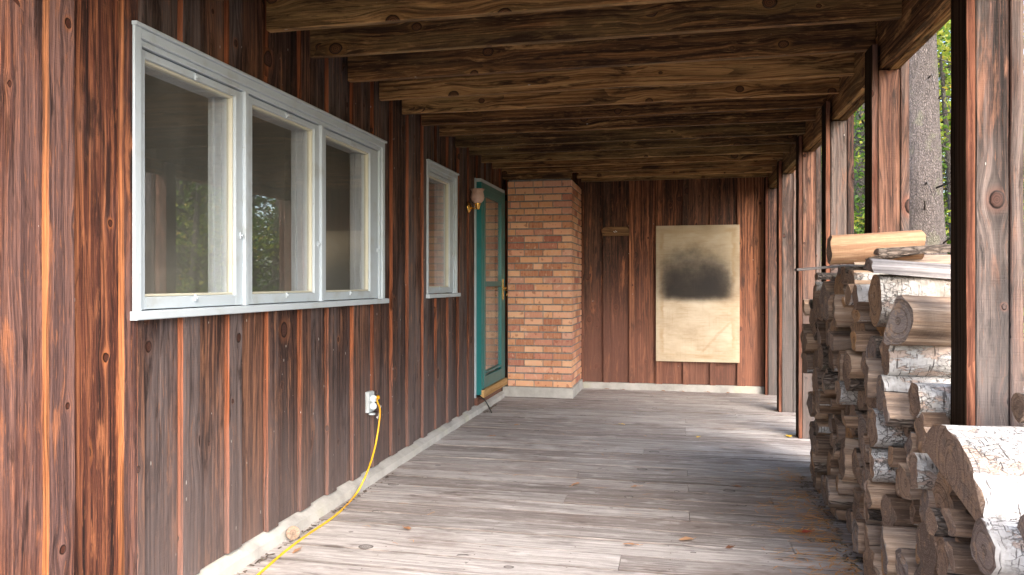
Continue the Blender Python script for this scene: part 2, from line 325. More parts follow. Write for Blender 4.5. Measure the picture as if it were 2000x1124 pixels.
def ply():
    g = G('scorched_plywood', .75); X, Y_, Z = g.sep(g.obj())   # object origin at the board's lower left corner
    n = g.noise(g.comb(g.mul(X, 3.), g.mul(Z, 5.)), 1, 5, .6); ln = g.noise(g.comb(g.mul(X, 5.), g.mul(Z, 110.)), 1, 3)
    vl = g.noise(g.comb(g.mul(X, 70.), g.mul(Z, 3.)), 1, 2)
    k = g.ramp(n, [(.3, (.46, .36, .25)), (.5, (.60, .50, .37)), (.7, (.68, .60, .48))])
    k = g.mix(g.ss(ln, .52, .68, 0., .3), k, (.33, .2, .08)); k = g.mix(g.ss(vl, .6, .72, 0., .2), k, (.36, .24, .12))
    # water line along the edges and a branching run
    ex = g.M('MINIMUM', X, g.sub(.895, X)); ez = g.M('MINIMUM', Z, g.sub(1.505, Z))
    ed = g.add(g.M('MINIMUM', ex, ez), g.mul(g.sub(n, .5), .12))
    k = g.mix(g.mul(g.ss(ed, .10, .075), g.mul(g.ss(ed, .02, .07), g.ss(n, .42, .6, .1, .6))), k, (.4, .24, .1))
    run = g.M('ABSOLUTE', g.sub(g.sub(Z, .10), g.add(g.mul(g.sub(X, .48), 1.05), g.mul(g.sub(n, .5), .14))))
    k = g.mix(g.mul(g.ss(run, .03, .01), g.mul(g.ss(X, .46, .52), g.mul(g.ss(X, .86, .76), .28))), k, (.38, .22, .1))
    # upper part browner
    k = g.mix(g.mul(g.ss(g.add(Z, g.mul(g.sub(n, .5), .3)), .75, 1.15), .45), k, (.22, .16, .07))
    # scorch: soft top, harder lower edge
    n3 = g.sub(g.noise(g.comb(g.mul(X, 4.), g.mul(Z, 4.)), 1, 5, .6), .5)
    dx = g.M('DIVIDE', g.sub(X, .43), .44)
    zz = g.add(Z, g.mul(n3, .12)); up = g.ss(zz, 1.32, .78); lo = g.ss(zz, .64, .74)
    side = g.ss(g.add(g.M('POWER', g.M('ABSOLUTE', dx), 2.2), g.mul(n3, .5)), 1.0, .35)
    k = g.mix(g.mul(g.mul(up, lo), g.mul(side, .97)), k, (.022, .016, .012))
    k = g.mix(g.mul(g.mul(g.ss(zz, 1.45, .95), g.ss(zz, .62, .8)), .35), k, (.06, .045, .03))
    cz = g.M('DIVIDE', g.sub(zz, .80), g.M('MULTIPLY_ADD', g.M('GREATER_THAN', zz, .80), .34, .14)); rr = g.add(g.M('POWER', g.M('ABSOLUTE', g.M('DIVIDE', g.sub(X, .43), .40)), 3.), g.mul(cz, cz))
    k = g.mix(g.mul(g.ss(g.add(rr, g.mul(n3, 1.9)), 1.5, -.4), .97), k, (.016, .012, .011))
    g.col(k); g.bump(g.add(ln, vl), .0015); return g.mat
M['ply'] = ply()

def birch(name, white, tone, peel, pamt=.55):
    g = G(name, .75); r, r1, r2, A = g.rnd(); U, V, _ = g.sep(g.uv())
    n = g.noise(g.comb(g.mul(U, 7.), g.mul(V, 7.), g.mul(r, 9.)), 1, 5, .65)
    k = g.mix(g.ss(n, .42, .6), white, tone)
    pe = g.noise(g.comb(g.mul(U, 5.), g.mul(V, 12.), g.mul(r1, 9.)), 1, 5, .7)
    k = g.mix(g.mul(g.ss(pe, .56, .6), pamt), k, peel)
    ln = g.noise(g.comb(g.mul(U, 130.), g.mul(V, 16.), g.mul(r1, 9.)), 1, 2, .5)
    k = g.mix(g.ss(ln, .6, .68, 0., .85), k, (.05, .04, .035))
    cr = g.voro(g.comb(g.add(g.mul(U, 34.), g.mul(n, 5.)), g.add(g.mul(V, 60.), g.mul(pe, 5.)), g.mul(r2, 9.)), 'DISTANCE_TO_EDGE')
    ck = g.mul(g.ss(g.add(cr.outputs['Distance'], g.mul(n, .1)), .11, .06), g.ss(g.noise(g.comb(g.mul(U, 4.), g.mul(V, 4.), r), 1, 3), .42, .56))
    k = g.mix(g.mul(ck, .85), k, (.09, .08, .07)); gm = g.noise(g.comb(g.mul(U, 16.), g.mul(V, 26.), g.mul(r2, 5.)), 1, 6, .75); k = g.mix(g.ss(gm, .54, .66, 0., .75), k, (.2, .18, .165))
    g.col(k); g.bump(g.add(g.add(n, g.ss(pe, .55, .62)), g.mul(g.add(ln, ck), -.6)), .006); return g.mat
M['birch'] = birch('white_birch_bark', (.62, .61, .6), (.4, .38, .36), (.5, .33, .24), .6)
M['birchgrey'] = birch('grey_birch_bark', (.5, .48, .45), (.26, .23, .2), (.3, .2, .15), .7)
def bark(name, a, b, c, f=1.):
    g = G(name, .9); r, r1, r2, A = g.rnd(); U, V, _ = g.sep(g.uv())
    fu = g.noise(g.comb(g.mul(U, 9.*f), g.mul(V, 55.*f), g.mul(r, 9.)), 1, 5, .65, .3)
    vo = g.voro(g.comb(g.add(g.mul(U, 22.*f), g.mul(fu, 1.5)), g.mul(V, 50.*f), g.mul(r1, 9.)), 'DISTANCE_TO_EDGE')
    k = g.ramp(fu, [(.25, a), (.5, b), (.75, c)])
    k = g.mix(g.ss(vo.outputs['Distance'], .13, .02, 0., .8), k, a)
    li = g.noise(g.comb(g.mul(U, 6.), g.mul(V, 6.), r), 1, 4); k = g.mix(g.ss(li, .56, .66, 0., .5), k, (.22, .22, .15))
    g.col(k); g.bump(g.add(fu, g.ss(vo.outputs['Distance'], 0., .3)), .012); return g.mat
M['bark'] = bark('brown_log_bark', (.045, .033, .027), (.2, .155, .125), (.42, .35, .29))
M['barkdark'] = bark('dark_log_bark', (.035, .027, .022), (.12, .095, .08), (.26, .21, .175), 1.3)
M['spruce'] = bark('spruce_trunk_bark', (.07, .058, .053), (.2, .165, .155), (.33, .285, .27), 1.5)
M['trunk'] = bark('forest_trunk_bark', (.04, .033, .03), (.11, .095, .085), (.2, .18, .17), .7)
def logend():
    g = G('log_end_grain', .85); r, r1, r2, A = g.rnd(); U, V, _ = g.sep(g.uv())   # uv = metres from the pith
    ang = g.M('ARCTAN2', V, U); d = g.M('SQRT', g.add(g.mul(U, U), g.mul(V, V)))
    n = g.noise(g.comb(g.mul(U, 14.), g.mul(V, 14.), g.mul(r, 20.)), 1, 6, .65)
    ri = g.noise(g.comb(g.mul(g.add(d, g.mul(n, .02)), 150.), 0., r), 1, 3)
    k = g.ramp(r1, [(0., (.17, .125, .10)), (.35, (.31, .215, .155)), (.65, (.24, .21, .20)), (.85, (.38, .24, .14)), (1., (.52, .29, .12))])
    k = g.mix(g.ss(ri, .45, .65, 0., .65), k, (.08, .05, .032)); k = g.mix(g.ss(n, .5, .7, 0., .6), k, (.13, .115, .105))
    sw = g.noise(g.comb(g.mul(U, 60.), g.mul(V, 300.), r), 1, 2); k = g.mix(g.ss(sw, .52, .7, 0., .4), k, (.55, .42, .33)); rim = g.noise(g.comb(g.mul(U, 26.), g.mul(V, 26.), r2), 1, 3); k = g.mix(g.ss(rim, .55, .68, 0., .45), k, (.5, .33, .2))
    ck = g.noise(g.comb(g.mul(ang, 2.6), g.mul(d, 3.), g.mul(r2, 30.)), 1, 2); ck = g.mul(g.ss(g.M('ABSOLUTE', g.sub(ck, .5)), .007, .0), g.ss(n, .4, .6))
    k = g.mix(g.mul(ck, .6), k, (.03, .02, .015))
    g.col(k); g.bump(g.sub(g.add(g.add(ri, sw), g.mul(n, 2.)), ck), .004); return g.mat
M['logend'] = logend()
def simple(name, stops, scale=20., rough=.8, b=.002, trans=None):
    g = G(name, rough); o = g.obj(); n = g.noise(o, scale, 4); g.col(g.ramp(n, stops)); g.bump(n, b); return g.mat
M['cord'] = simple('yellow_cord_rubber', [(.3, (.75, .36, .01)), (.7, (.85, .52, .02))], 4., .4, .0002)
M['paper'] = simple('white_tag_paper', [(.3, (.6, .6, .6)), (.7, (.75, .75, .75))], 30., .6, .0002)
M['earth'] = simple('forest_floor', [(.3, (.04, .035, .015)), (.5, (.12, .08, .03)), (.7, (.09, .12, .03))], 3., 1., .03)
M['needle'] = simple('pine_needle', [(.3, (.5, .2, .04)), (.7, (.75, .4, .1))], 9., .6)

def leafmat(name, cols, trans=.45):
    g = G(name, .55); r, r1, r2, A = g.rnd()
    oi = g.t.nodes.new('ShaderNodeObjectInfo')
    t = g.M('FRACT', g.add(g.mul(oi.outputs['Random'], .37), r))
    k = g.ramp(g.add(g.mul(g.sub(r, .5), .75), g.add(g.mul(g.sub(oi.outputs['Random'], .5), .55), .5)), cols); g.col(k)
    tr = g.t.nodes.new('ShaderNodeBsdfTranslucent'); g.t.links.new(k, tr.inputs[0])
    m = g.t.nodes.new('ShaderNodeMixShader'); m.inputs[0].default_value = trans
    g.t.links.new(g.b.outputs[0], m.inputs[1]); g.t.links.new(tr.outputs[0], m.inputs[2]); g.t.links.new(m.outputs[0], g.out.inputs[0])
    return g.mat
M['leafy'] = leafmat('autumn_leaf', [(0., (.05, .12, .015)), (.4, (.16, .28, .04)), (.7, (.48, .48, .06)), (.9, (.62, .38, .06)), (1., (.5, .17, .05))], .5)
M['needles'] = leafmat('conifer_needle', [(0., (.03, .075, .015)), (.5, (.08, .17, .035)), (1., (.2, .3, .06))], .4)
M['leafbrown'] = leafmat('dry_leaf', [(0., (.2, .08, .04)), (.5, (.4, .2, .1)), (1., (.5, .3, .18))], .1)

# ---------------------------------------------------------------- dimensions
WX = -1.854                       # face of the side wall boards
YE = 8.7                          # face of the end wall
ZJ, ZT = 2.34, 2.53               # underside and top of the joists
ROOF0 = 1.35  # near roof edge, out of view; brought forward to dim the near porch
rng = random.Random(7)

# ---------------------------------------------------------------- ground and deck
def rough_sheet(name, x0, x1, y0, y1, n, z, amp, mat):
    b = MB()
    for j in range(n+1):
        for i in range(n+1):
            x = x0+(x1-x0)*i/n; y = y0+(y1-y0)*j/n
            b.v.append((x, y, z+amp*mnoise.noise((x*.15, y*.15, 0))+amp*.2*mnoise.noise((x*.9, y*.9, 3))))
    for j in range(n):
        for i in range(n):
            a = j*(n+1)+i; b.face((a, a+1, a+n+2, a+n+1), [(0, 0)]*4, smooth=True)
    return tag(b.build(name, mat), kind='structure')
rough_sheet('forest_ground', -60, 140, -60, 140, 90, -.75, .4, M['earth'])
b = MB(); y = -1.2
while y < 8.68:
    wd = .184; gap = rng.uniform(.006, .012)
    xs = [-1.83, 1.16]
    if rng.random() < .75: xs.insert(1, rng.choice([-.62, .05, -.25, .5]))
    for i in range(len(xs)-1):
        zz = -.038+rng.uniform(-.002, .002)
        b.board((xs[i]+.0015, y, zz), (xs[i+1]-xs[i]-.003, 0, 0), (0, wd-gap, 0), (0, 0, .038), seg=14, wob=.003, ch=.004, rng=rng, bow=.004, edge_a=.6)
    y += wd
deck = tag(b.build('deck', M['deck']), kind='structure')
b = MB(); y = -1.2
nr = random.Random(3)
for j in range(int(9.88/.184)):
    for xx in [-1.72+.42*i for i in range(7)]:
        for q in (.04, .135):
            cx_, cy_ = xx+nr.gauss(0, .006), -1.2+j*.184+q+nr.gauss(0, .008); i0 = len(b.v)
            for k in range(7): b.v.append((cx_+.0042*math.cos(k*.8976), cy_+.0042*math.sin(k*.8976), .0045))
            b.v.append((cx_, cy_, .0052))
            for k in range(7): b.face((i0+k, i0+(k+1) % 7, i0+7), [(0, 0)]*3)
M['nail'] = painted('rusty_nail', (.10, .07, .055), damt=.5)
tag(b.build('deck_nails', M['nail']), 'rows of small rusty nail heads in the deck boards', 'nails', kind='stuff')
b = MB()
for yy in [k*.9-1 for k in range(12)]: b.box(-1.8, 1.1, yy, yy+.05, -.22, -.043)
b.box(1.105, 1.145, -1.2, 8.68, -.24, -.043)
tag(b.build('deck_framing', M['plank_ceiling']), kind='structure')

# ---------------------------------------------------------------- side wall with openings
side = empty('side_wall', (WX, 3, 0), 'long reddish brown board and batten wall with white windows and a teal door', 'wall')
SW = side.location
def P(b, name, mats, parent):     # build in world coordinates, then hang under the parent
    o = b.build(name, mats, None)
    off = Vector((0, 0, 0)); p = parent
    while p is not None: off += p.location; p = p.parent
    me = o.data; me.transform(Matrix.Translation(-off)); o.parent = parent
    return o
OPEN = [(2.30, 4.53, 1.10, 2.07), (5.41, 6.155, 1.12, 2.08), (6.86, 7.82, .13, 2.14)]   # y0, y1, z0, z1
def spans(y0, y1, z0, z1):
    """vertical spans of a board that miss the openings; boards that only clip an opening are cut too"""
    res = [(z0, z1)]
    for (a, b_, c, d) in OPEN:
        if y1 > a+.005 and y0 < b_-.005:
            new = []
            for (p, q) in res:
                if c > p: new.append((p, min(c, q)))
                if d < q: new.append((max(d, p), q))
            res = new
    return res
def cut_y(y0, y1):
    pts = [y0, y1]
    for (a, b_, c, d) in OPEN:
        for q in (a, b_):
            if y0 < q < y1: pts.append(q)
    pts.sort(); return list(zip(pts[:-1], pts[1:]))
bs = MB(); k = 0
bats = [2.23+.3085*i for i in range(-12, 22)]
def sidecol(yc):
    r0 = rng.random()
    return (r0, rng.random(), rng.random(), 0)
for i in range(len(bats)-1):
    y0 = bats[i]+.04-.0; y1 = bats[i+1]+.06
    col = sidecol(y0)
    dx = rng.uniform(-.004, .004); zb = .055+rng.uniform(-.004, .004)
    near = y0 < 2.25
    for (a, c) in cut_y(y0+.002, y1-.002):
        if c-a < .012: continue
        for (p, q) in spans(a, c, zb, 3.0):
            if q-p < .02: continue
            bs.board((WX-.022+dx, a, p), (0, 0, q-p), (0, c-a, 0), (.022, 0, 0), seg=1, rng=rng, col=col, m=1 if near else 0)
P(bs, 'siding', [M['side'], M['side_lit']], side)
for i, yb in enumerate(bats):
    col = sidecol(yb); w = .1+rng.uniform(-.008, .012); zb = .068+rng.uniform(-.008, .006)
    if i == 12+0: w = .105
    a0 = yb+rng.uniform(-.008, .008)
    for (a, c) in cut_y(a0, a0+w):
        if c-a < .02: continue
        for (p, q) in spans(a, c, zb, 3.0):
            if q-p < .03: continue
            if 4.28 < a < 4.42 and p < .5:
                parts = [(p, .40), (.535, q)]
            else: parts = [(p, q)]
            for (p2, q2) in parts:
                bb = MB(); bb.board((WX, a, p2), (0, 0, q2-p2), (0, c-a, 0), (.024, 0, 0), seg=max(2, int((q2-p2)/.06)), wob=.004, ch=.003, rng=rng, col=col, edge_a=1)
                P(bb, 'batten', M['side_lit'] if a < 2.3 else M['side'], side)
# two horizontal trim pieces: above the small window and the corner board by the door
bb = MB(); bb.box(WX, WX+.03, 7.835, 7.866, .06, 2.5); P(bb, 'corner_board', M['postdark'], side)
bb = MB(); bb.box(WX-.004, WX+.026, 6.84, 7.83, .062, .135, grain='y'); P(bb, 'kick_board', M['end'], side)
# sloping concrete footing
bb = MB(); n = 90
for i in range(n+1):
    yy = -1.2+i*(7.866+1.2)/n; j = .006*mnoise.noise((yy*3, 0, 0))
    for (x, z) in ((-1.95, -.1), (WX+.066+j, -.03), (WX+.055+j, .04+j), (WX+.006+j, .062+.5*j), (-1.95, .075)): bb.v.append((x, yy, z))
for i in range(n):
    for kk in range(4):
        a = i*5+kk; bb.face((a, a+1, a+6, a+5), [(0, 0)]*4)
P(bb, 'footing', M['conc'], side)

# windows
def window(y0, y1, z0, z1, panes, label=None):
    x = WX
    w = empty('window', (0, 0, 0)); w.parent = side; w.location = Vector((x, y0, z0))-SW
    if label: w['label'] = label
    c = MB(); cw = .035
    c.box(x-.02, x+.032, y0, y0+cw, z0+.03, z1); c.box(x-.02, x+.032, y1-cw, y1, z0+.03, z1)
    c.box(x-.02, x+.0318, y0+cw, y1-cw, z1-cw, z1-.0004)
    c.box(x-.02, x+.018, y0+cw, y0+cw+.022, z0+.03, z1-cw); c.box(x-.02, x+.018, y1-cw-.022, y1-cw, z0+.03, z1-cw)
    c.box(x-.02, x+.0178, y0+cw+.022, y1-cw-.022, z1-cw-.022, z1-cw-.0003)
    c.box(x+.0, x+.045, y0-.004, y1+.004, z1, z1+.012)      # drip cap
    for i in range(len(panes)-1):
        m_ = (panes[i][1]+panes[i+1][0])/2
        c.box(x-.02, x+.0225, m_-.0125, m_+.0125, z0+.032, z1-cw-.022)
    P(c, 'casing', M['white'], w)
    s_ = MB(); s_.box(x-.02, x+.055, y0-.012, y1+.012, z0, z0+.03, ch=.003); P(s_, 'sill', M['white'], w)
    for i, (a, b2, pz0, pz1) in enumerate(panes):
        o0 = y0+cw+.022+.001 if i == 0 else (panes[i-1][1]+a)/2+.0135
        o1 = y1-cw-.022-.001 if i == len(panes)-1 else (b2+panes[i+1][0])/2-.0135
        t0, t1 = z0+.034, z1-cw-.022-.006
        s_ = MB(); xo = x+.008
        s_.box(x-.025, xo, o0, a, t0, t1); s_.box(x-.025, xo, b2, o1, t0, t1)
        s_.box(x-.0248, xo-.0003, a, b2, t0, pz0, grain='y'); s_.box(x-.0248, xo-.0003, a, b2, pz1, t1, grain='y')
        P(s_, 'sash', M['white'], w)
        st = MB(); q = .010
        st.box(x-.03, x-.004, a+.0005, a+q, pz0+.0005, pz1-.0005); st.box(x-.03, x-.004, b2-q, b2-.0005, pz0+.0005, pz1-.0005)
        st.box(x-.03, x-.0042, a+q, b2-q, pz0+.0006, pz0+q, grain='y'); st.box(x-.03, x-.0042, a+q, b2-q, pz1-q, pz1-.0006, grain='y')
        P(st, 'glazing_stop', M['cream'], w)
        g_ = MB(); g_.box(x-.022, x-.019, a+.004, b2-.004, pz0+.004, pz1-.004, ch=.0003); P(g_, 'pane', M['glass'], w)
        for (yy, zz, hz) in (((a+b2)/2, pz0-.008, 0), ((a+b2)/2, pz1+.008, 0), (o1-.02, (pz0*.7+pz1*.3), 1)):
            t_ = MB(); t_.box(xo+.0005, xo+.008, yy-.006, yy+.006, zz-.013, zz+.013, ch=.002); t_.tube([(xo+.004, yy, zz), (xo+.016, yy, zz)], .0045, 8)
            P(t_, 'turn_clip', M['white'], w)
        # inner reveal seen through the glass
        r_ = MB(); xi = x-.125
        r_.box(xi, x-.031, b2-.002, b2+.02, pz0-.02, pz1+.02); r_.box(xi, x-.031, a-.02, a+.002, pz0-.02, pz1+.02)
        r_.box(xi, x-.031, a+.002, b2-.002, pz1-.002, pz1+.0195, grain='y'); r_.box(xi, x-.031, a+.002, b2-.002, pz0-.0195, pz0+.002, grain='y')
        r_.box(xi+.02, xi+.034, b2-.014, b2-.0025, pz0+.0025, pz1-.0025); r_.box(x-.075, x-.055, b2-.012, b2-.0025, pz0+.0025, pz1-.0025)
        P(r_, 'inner_jamb', M['jamb'], w)
    return w
z0p, z1p = 1.15, 2.005
window(2.276, 4.554, 1.072, 2.085, [(2.345+.015, 2.925, z0p, z1p-.01), (3.055, 3.645, z0p, z1p-.01), (3.775, 4.375, z0p, z1p-.01)], 'wide white window of three panes with grey sill')
window(5.388, 6.178, 1.086, 2.105, [(5.46, 6.03, 1.165, 2.02)], 'narrow single pane white window beside the porch light')

# storm door
dr = empty('storm_door'); dr.parent = side; DX = -1.80; dr.location = Vector((DX, 6.82, .15))-SW; dr['label'] = 'teal storm door with two glass panels and a brass handle'
c = MB(); c.box(WX, WX+.014, 6.818, 6.85, .135, 2.17); c.box(WX, DX+.0038, 6.85, 7.83, 2.14, 2.1705, grain='y'); P(c, 'door_casing', M['white'], dr)
c = MB(); c.box(WX+.002, DX+.008, 6.8505, 6.905, .16, 2.138); c.box(WX+.002, DX+.008, 7.775, 7.829, .16, 2.138); c.box(WX+.002, DX+.0078, 6.905, 7.775, 2.085, 2.1378, grain='y'); P(c, 'door_frame', M['green'], dr)
c = MB(); xf = DX+.014; xb = DX-.02
gy0, gy1 = 6.985, 7.635
c.box(xb, xf, 6.907, gy0, .21, 2.083); c.box(xb, xf, gy1, 7.773, .21, 2.083)
c.box(xb, xf-.0003, gy0, gy1, 2.02, 2.0828, grain='y'); c.box(xb, xf+.003, gy0, gy1, 1.165, 1.215, grain='y'); c.box(xb, xf-.0003, gy0, gy1, .2102, .32, grain='y')
c.box(xb+.002, xf+.006, gy0, gy1, .345, .365, grain='y')
P(c, 'door_leaf', M['green'], dr)
c = MB(); c.box(DX-.008, DX-.004, gy0, gy1, 1.215, 2.02, ch=.0003); P(c, 'upper_pane', M['glass'], dr)
c = MB(); c.box(DX-.008, DX-.004, gy0, gy1, .365, 1.165, ch=.0003); P(c, 'lower_pane', M['glass'], dr)
c = MB(); c.box(DX-.006, DX+.035, 6.852, 7.828, .136, .205, grain='y'); P(c, 'threshold', M['fresh'], dr)
c = MB(); c.box(xf, xf+.006, 7.69, 7.715, 1.03, 1.24, ch=.002); c.tube([(xf+.004, 7.70, 1.15), (xf+.04, 7.70, 1.15), (xf+.045, 7.68, 1.15), (xf+.045, 7.60, 1.145)], .007, 8)
c.tube([(xf+.03, 7.70, 1.06), (xf+.045, 7.70, 1.08), (xf+.045, 7.70, 1.12), (xf+.005, 7.70, 1.13)], .005, 8)
P(c, 'handle', M['brass'], dr)
c = MB(); 
nn = 60
for i in range(nn+1):
    yy = 6.92+i*.88/nn; xx = DX-.11+.02*math.sin(i*.9)+.01*math.sin(i*.37)
    c.v += [(xx, yy, .18), (xx, yy, 2.1)]
for i in range(nn): c.face((2*i, 2*i+2, 2*i+3, 2*i+1), [(0, 0)]*4, smooth=True)
P(c, 'curtain', M['curtain'], dr)
# room behind the wall
c = MB(); rx0, rx1 = -5.2, WX-.13
def quad(bm_, a, b_, c_, d_):
    i = len(bm_.v); bm_.v += [a, b_, c_, d_]; bm_.face((i, i+1, i+2, i+3), [(0, 0)]*4)
y0r, y1r, z0r, z1r = -1, 9.5, .0, 2.45
c.box(rx0-.1, rx0, y0r-.09, y1r+.09, z0r-.09, z1r+.09); c.box(rx0, rx1, y0r-.1, y0r, z0r-.08, z1r+.08); c.box(rx0, rx1, y1r, y1r+.1, z0r-.08, z1r+.08)
c.box(rx0, rx1, y0r, y1r, z0r-.1, z0r-.002, grain='y'); c.box(rx0, rx1, y0r, y1r, z1r+.002, z1r+.1, grain='y')
c.box(-3.1, -3.0, 5.6, 6.6, 0.0, 2.44); c.box(-4.0, -3.4, 4.2, 5.0, 0, 1.3)
tag(c.build('interior_room', M['wallin']), kind='structure')
# sheathing between the boards and the room, with the same openings
c = MB()
edges = [-1.2]+[q for o_ in OPEN for q in (o_[0], o_[1])]+[9.5]
for i in range(len(edges)-1):
    a, b2 = edges[i], edges[i+1]
    if i % 2 == 0: c.box(WX-.10, WX-.032, a, b2, .0, 3.0)
    else:
        o_ = OPEN[i//2]; c.box(WX-.10, WX-.0322, a, b2, .0, o_[2], grain='y'); c.box(WX-.10, WX-.0322, a, b2, o_[3], 3.0, grain='y')
P(c, 'sheathing', M['postdark'], side)

# ---------------------------------------------------------------- end wall
ew = empty('end_wall', (0, YE, 0), 'dark brown board and batten end wall at the far end of the porch', 'wall')
c = MB(); eb = [-1.42, -1.13, -.845, -.555, -.262, .035, .325, .615, .905]
for i in range(len(eb)-1):
    c.board((eb[i]+.03, YE+.0+rng.uniform(0, .004), .075), (0, 0, 2.6), (eb[i+1]-eb[i]-.004, 0, 0), (0, .02, 0), rng=rng)
P(c, 'siding', M['end'], ew)
for i, xx in enumerate(eb):
    bb = MB(); bb.board((xx, YE-.024, .07), (0, 0, 2.6), (.072+rng.uniform(-.01, .015), 0, 0), (0, .024, 0), seg=24, wob=.005, ch=.003, rng=rng, edge_a=1); P(bb, 'batten', M['end'], ew)
bb = MB(); bb.box(-1.96, 1.0, YE+.022, YE+.1, -.2, 2.68); P(bb, 'backing', M['postdark'], ew)
bb = MB(); bb.box(-1.2, .9, YE-.03, YE+.02, -.03, .072, ch=.006); P(bb, 'footing', M['conc'], ew)
c = MB(); c.box(-.255, .64, YE-.05, YE-.036, .33, 1.835, ch=.002)
o = c.build('plywood_panel', M['ply']); o.data.transform(Matrix.Translation((.255, -(YE-.05), -.33))); o.location = (-.255, YE-.05, .33)
tag(o, 'tan plywood sheet with a black scorch mark, screwed to the dark end wall', 'panel')
pq = empty('wooden_plaque', (-.705, YE-.03, 1.73), 'small brown wooden rack with rounded ends on the end wall left of the scorched panel', 'plaque')
c = MB(); pr = [(-.15, 0), (.15, 0), (.15, .075), (.125, .1), (-.125, .1), (-.15, .075)]
for yy in (-.022, 0): c.v += [(a, yy, z) for a, z in pr]
c.face([0, 1, 2, 3, 4, 5], [(a, z) for a, z in pr]); c.face([11, 10, 9, 8, 7, 6], [(a, z) for a, z in pr])
for i in range(6): c.face((i, i+6, (i+1) % 6+6, (i+1) % 6), [(0, 0), (0, .02), (.1, .02), (.1, 0)])
c.box(-.142, .142, -.034, -.0225, .004, .018)
c.build('board', M['plaque'], pq)
c = MB(); 
for (a, z) in ((-.02, .05), (.0, .056), (.012, .048), (-.008, .043)): c.tube([(a, -.022, z), (a+.006, -.036, z-.004)], .004, 6)
c.build('hook', M['paper'], pq)

# ---------------------------------------------------------------- chimney
ch = empty('brick_chimney', (-1.42, 7.87, 0), 'orange brick chimney column on a pale concrete foot beside the teal door', 'chimney')
cx0, cx1, cy0, cy1 = -1.775, -1.09, 7.87, YE-.035
c = MB(); c.box(cx0, cx1-.008, cy0+.008, cy1, .1, 2.266, ch=.001); P(c, 'mortar_core', M['mortar'], ch)
c = MB(); H = 30; ph = (2.275-.107)/H
for r_ in range(H):
    z0 = .107+r_*ph+.006; z1 = z0+ph-.0135
    # front
    x = cx1; first = True; off = r_ % 2
    while x > cx0+.02:
        L = .105 if (first and off) else .2
        if rng.random() < .12: L = rng.choice([.105, .15])
        x2 = max(cx0, x-L); j = rng.uniform(-.003, .003)
        dpt = .198 if (first and not off) else .098
        y2 = cy0+j
        if x-x2 > .02:
            if first: c.box(x2+.004, x+rng.uniform(-.002, .002), y2, cy0+ (.1 if not off else .2)-.004, z0, z1, ch=.004, grain='x', col=(rng.random(), rng.random(), rng.random(), 0))
            else: c.box(x2+.004, x-.004, y2, cy0+.06, z0, z1, ch=.004, grain='x', col=(rng.random(), rng.random(), rng.random(), 0))
        x = x2; first = False
    y = cy0+(.1 if not off else .2)
    while y < cy1-.02:
        L = .2; y2 = min(cy1, y+L)
        c.box(cx1-.06, cx1+rng.uniform(-.003, .003), y+.004, y2-.004, z0, z1, ch=.004, grain='y', col=(rng.random(), rng.random(), rng.random(), 0)); y = y2
P(c, 'brickwork', M['brick'], ch)
c = MB(); c.box(cx0-.06, cx1+.012, cy0-.014, cy1, -.03, .105, ch=.006); P(c, 'concrete_foot', M['conc'], ch)
c = MB(); c.box(cx0+.01, cx1-.012, cy0+.012, cy1, 2.267, 2.285, ch=.004); P(c, 'mortar_cap', M['mortar'], ch)

# ---------------------------------------------------------------- porch roof: joists, planks, beam
rf = empty('porch_ceiling', (-.4, 5.5, ZJ), 'open ceiling of dark brown joists under dark planks', 'ceiling')
JY = [1.42, 1.86, 2.3, 2.73, 3.14, 3.56, 4.01, 4.47, 4.87, 5.27, 5.69, 6.13, 6.55, 6.98, 7.41, 7.83, 8.24, 8.6]  # first three joists are unseen, added with the roof extension to dim the near porch
for i, yy in enumerate(JY):
    c = MB(); xr = .934; sag = rng.uniform(-.006, .006)
    tl = rng.uniform(-.008, .008)
    x0 = WX+.026
    if yy > 7.85: x0 = -1.085 if yy > 7.9 else x0
    c.board((x0, yy, ZJ+sag), (xr-x0, tl, 0), (0, .04, 0), (0, 0, ZT-ZJ-sag), seg=22, wob=.002, ch=.003, rng=rng); P(c, 'joist', M['joist'], rf)
c = MB(); c.box(-1.82, -1.09, 7.832, 7.866, 2.288, 2.338, rng=rng); P(c, 'nailer', M['joist'], rf)
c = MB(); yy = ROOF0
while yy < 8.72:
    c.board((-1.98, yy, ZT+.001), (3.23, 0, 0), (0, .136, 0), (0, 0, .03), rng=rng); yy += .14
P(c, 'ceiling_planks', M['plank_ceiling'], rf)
c = MB(); 
for (a, b2) in ((ROOF0, 3.98), (3.982, 6.3), (6.302, 8.66)):
    c.board((.936, a, 2.222), (0, b2-a, 0), (0, 0, .3), (.041, 0, 0), rng=rng, seg=6, wob=.002); c.board((.979, a+.02, 2.215), (0, b2-a-.04, 0), (0, 0, .3), (.041, 0, 0), rng=rng)
P(c, 'beam', M['joist'], rf)
c = MB(); c.box(1.065, 1.1, ROOF0, 8.66, 2.3, 2.529); P(c, 'rim_board', M['joist'], rf)

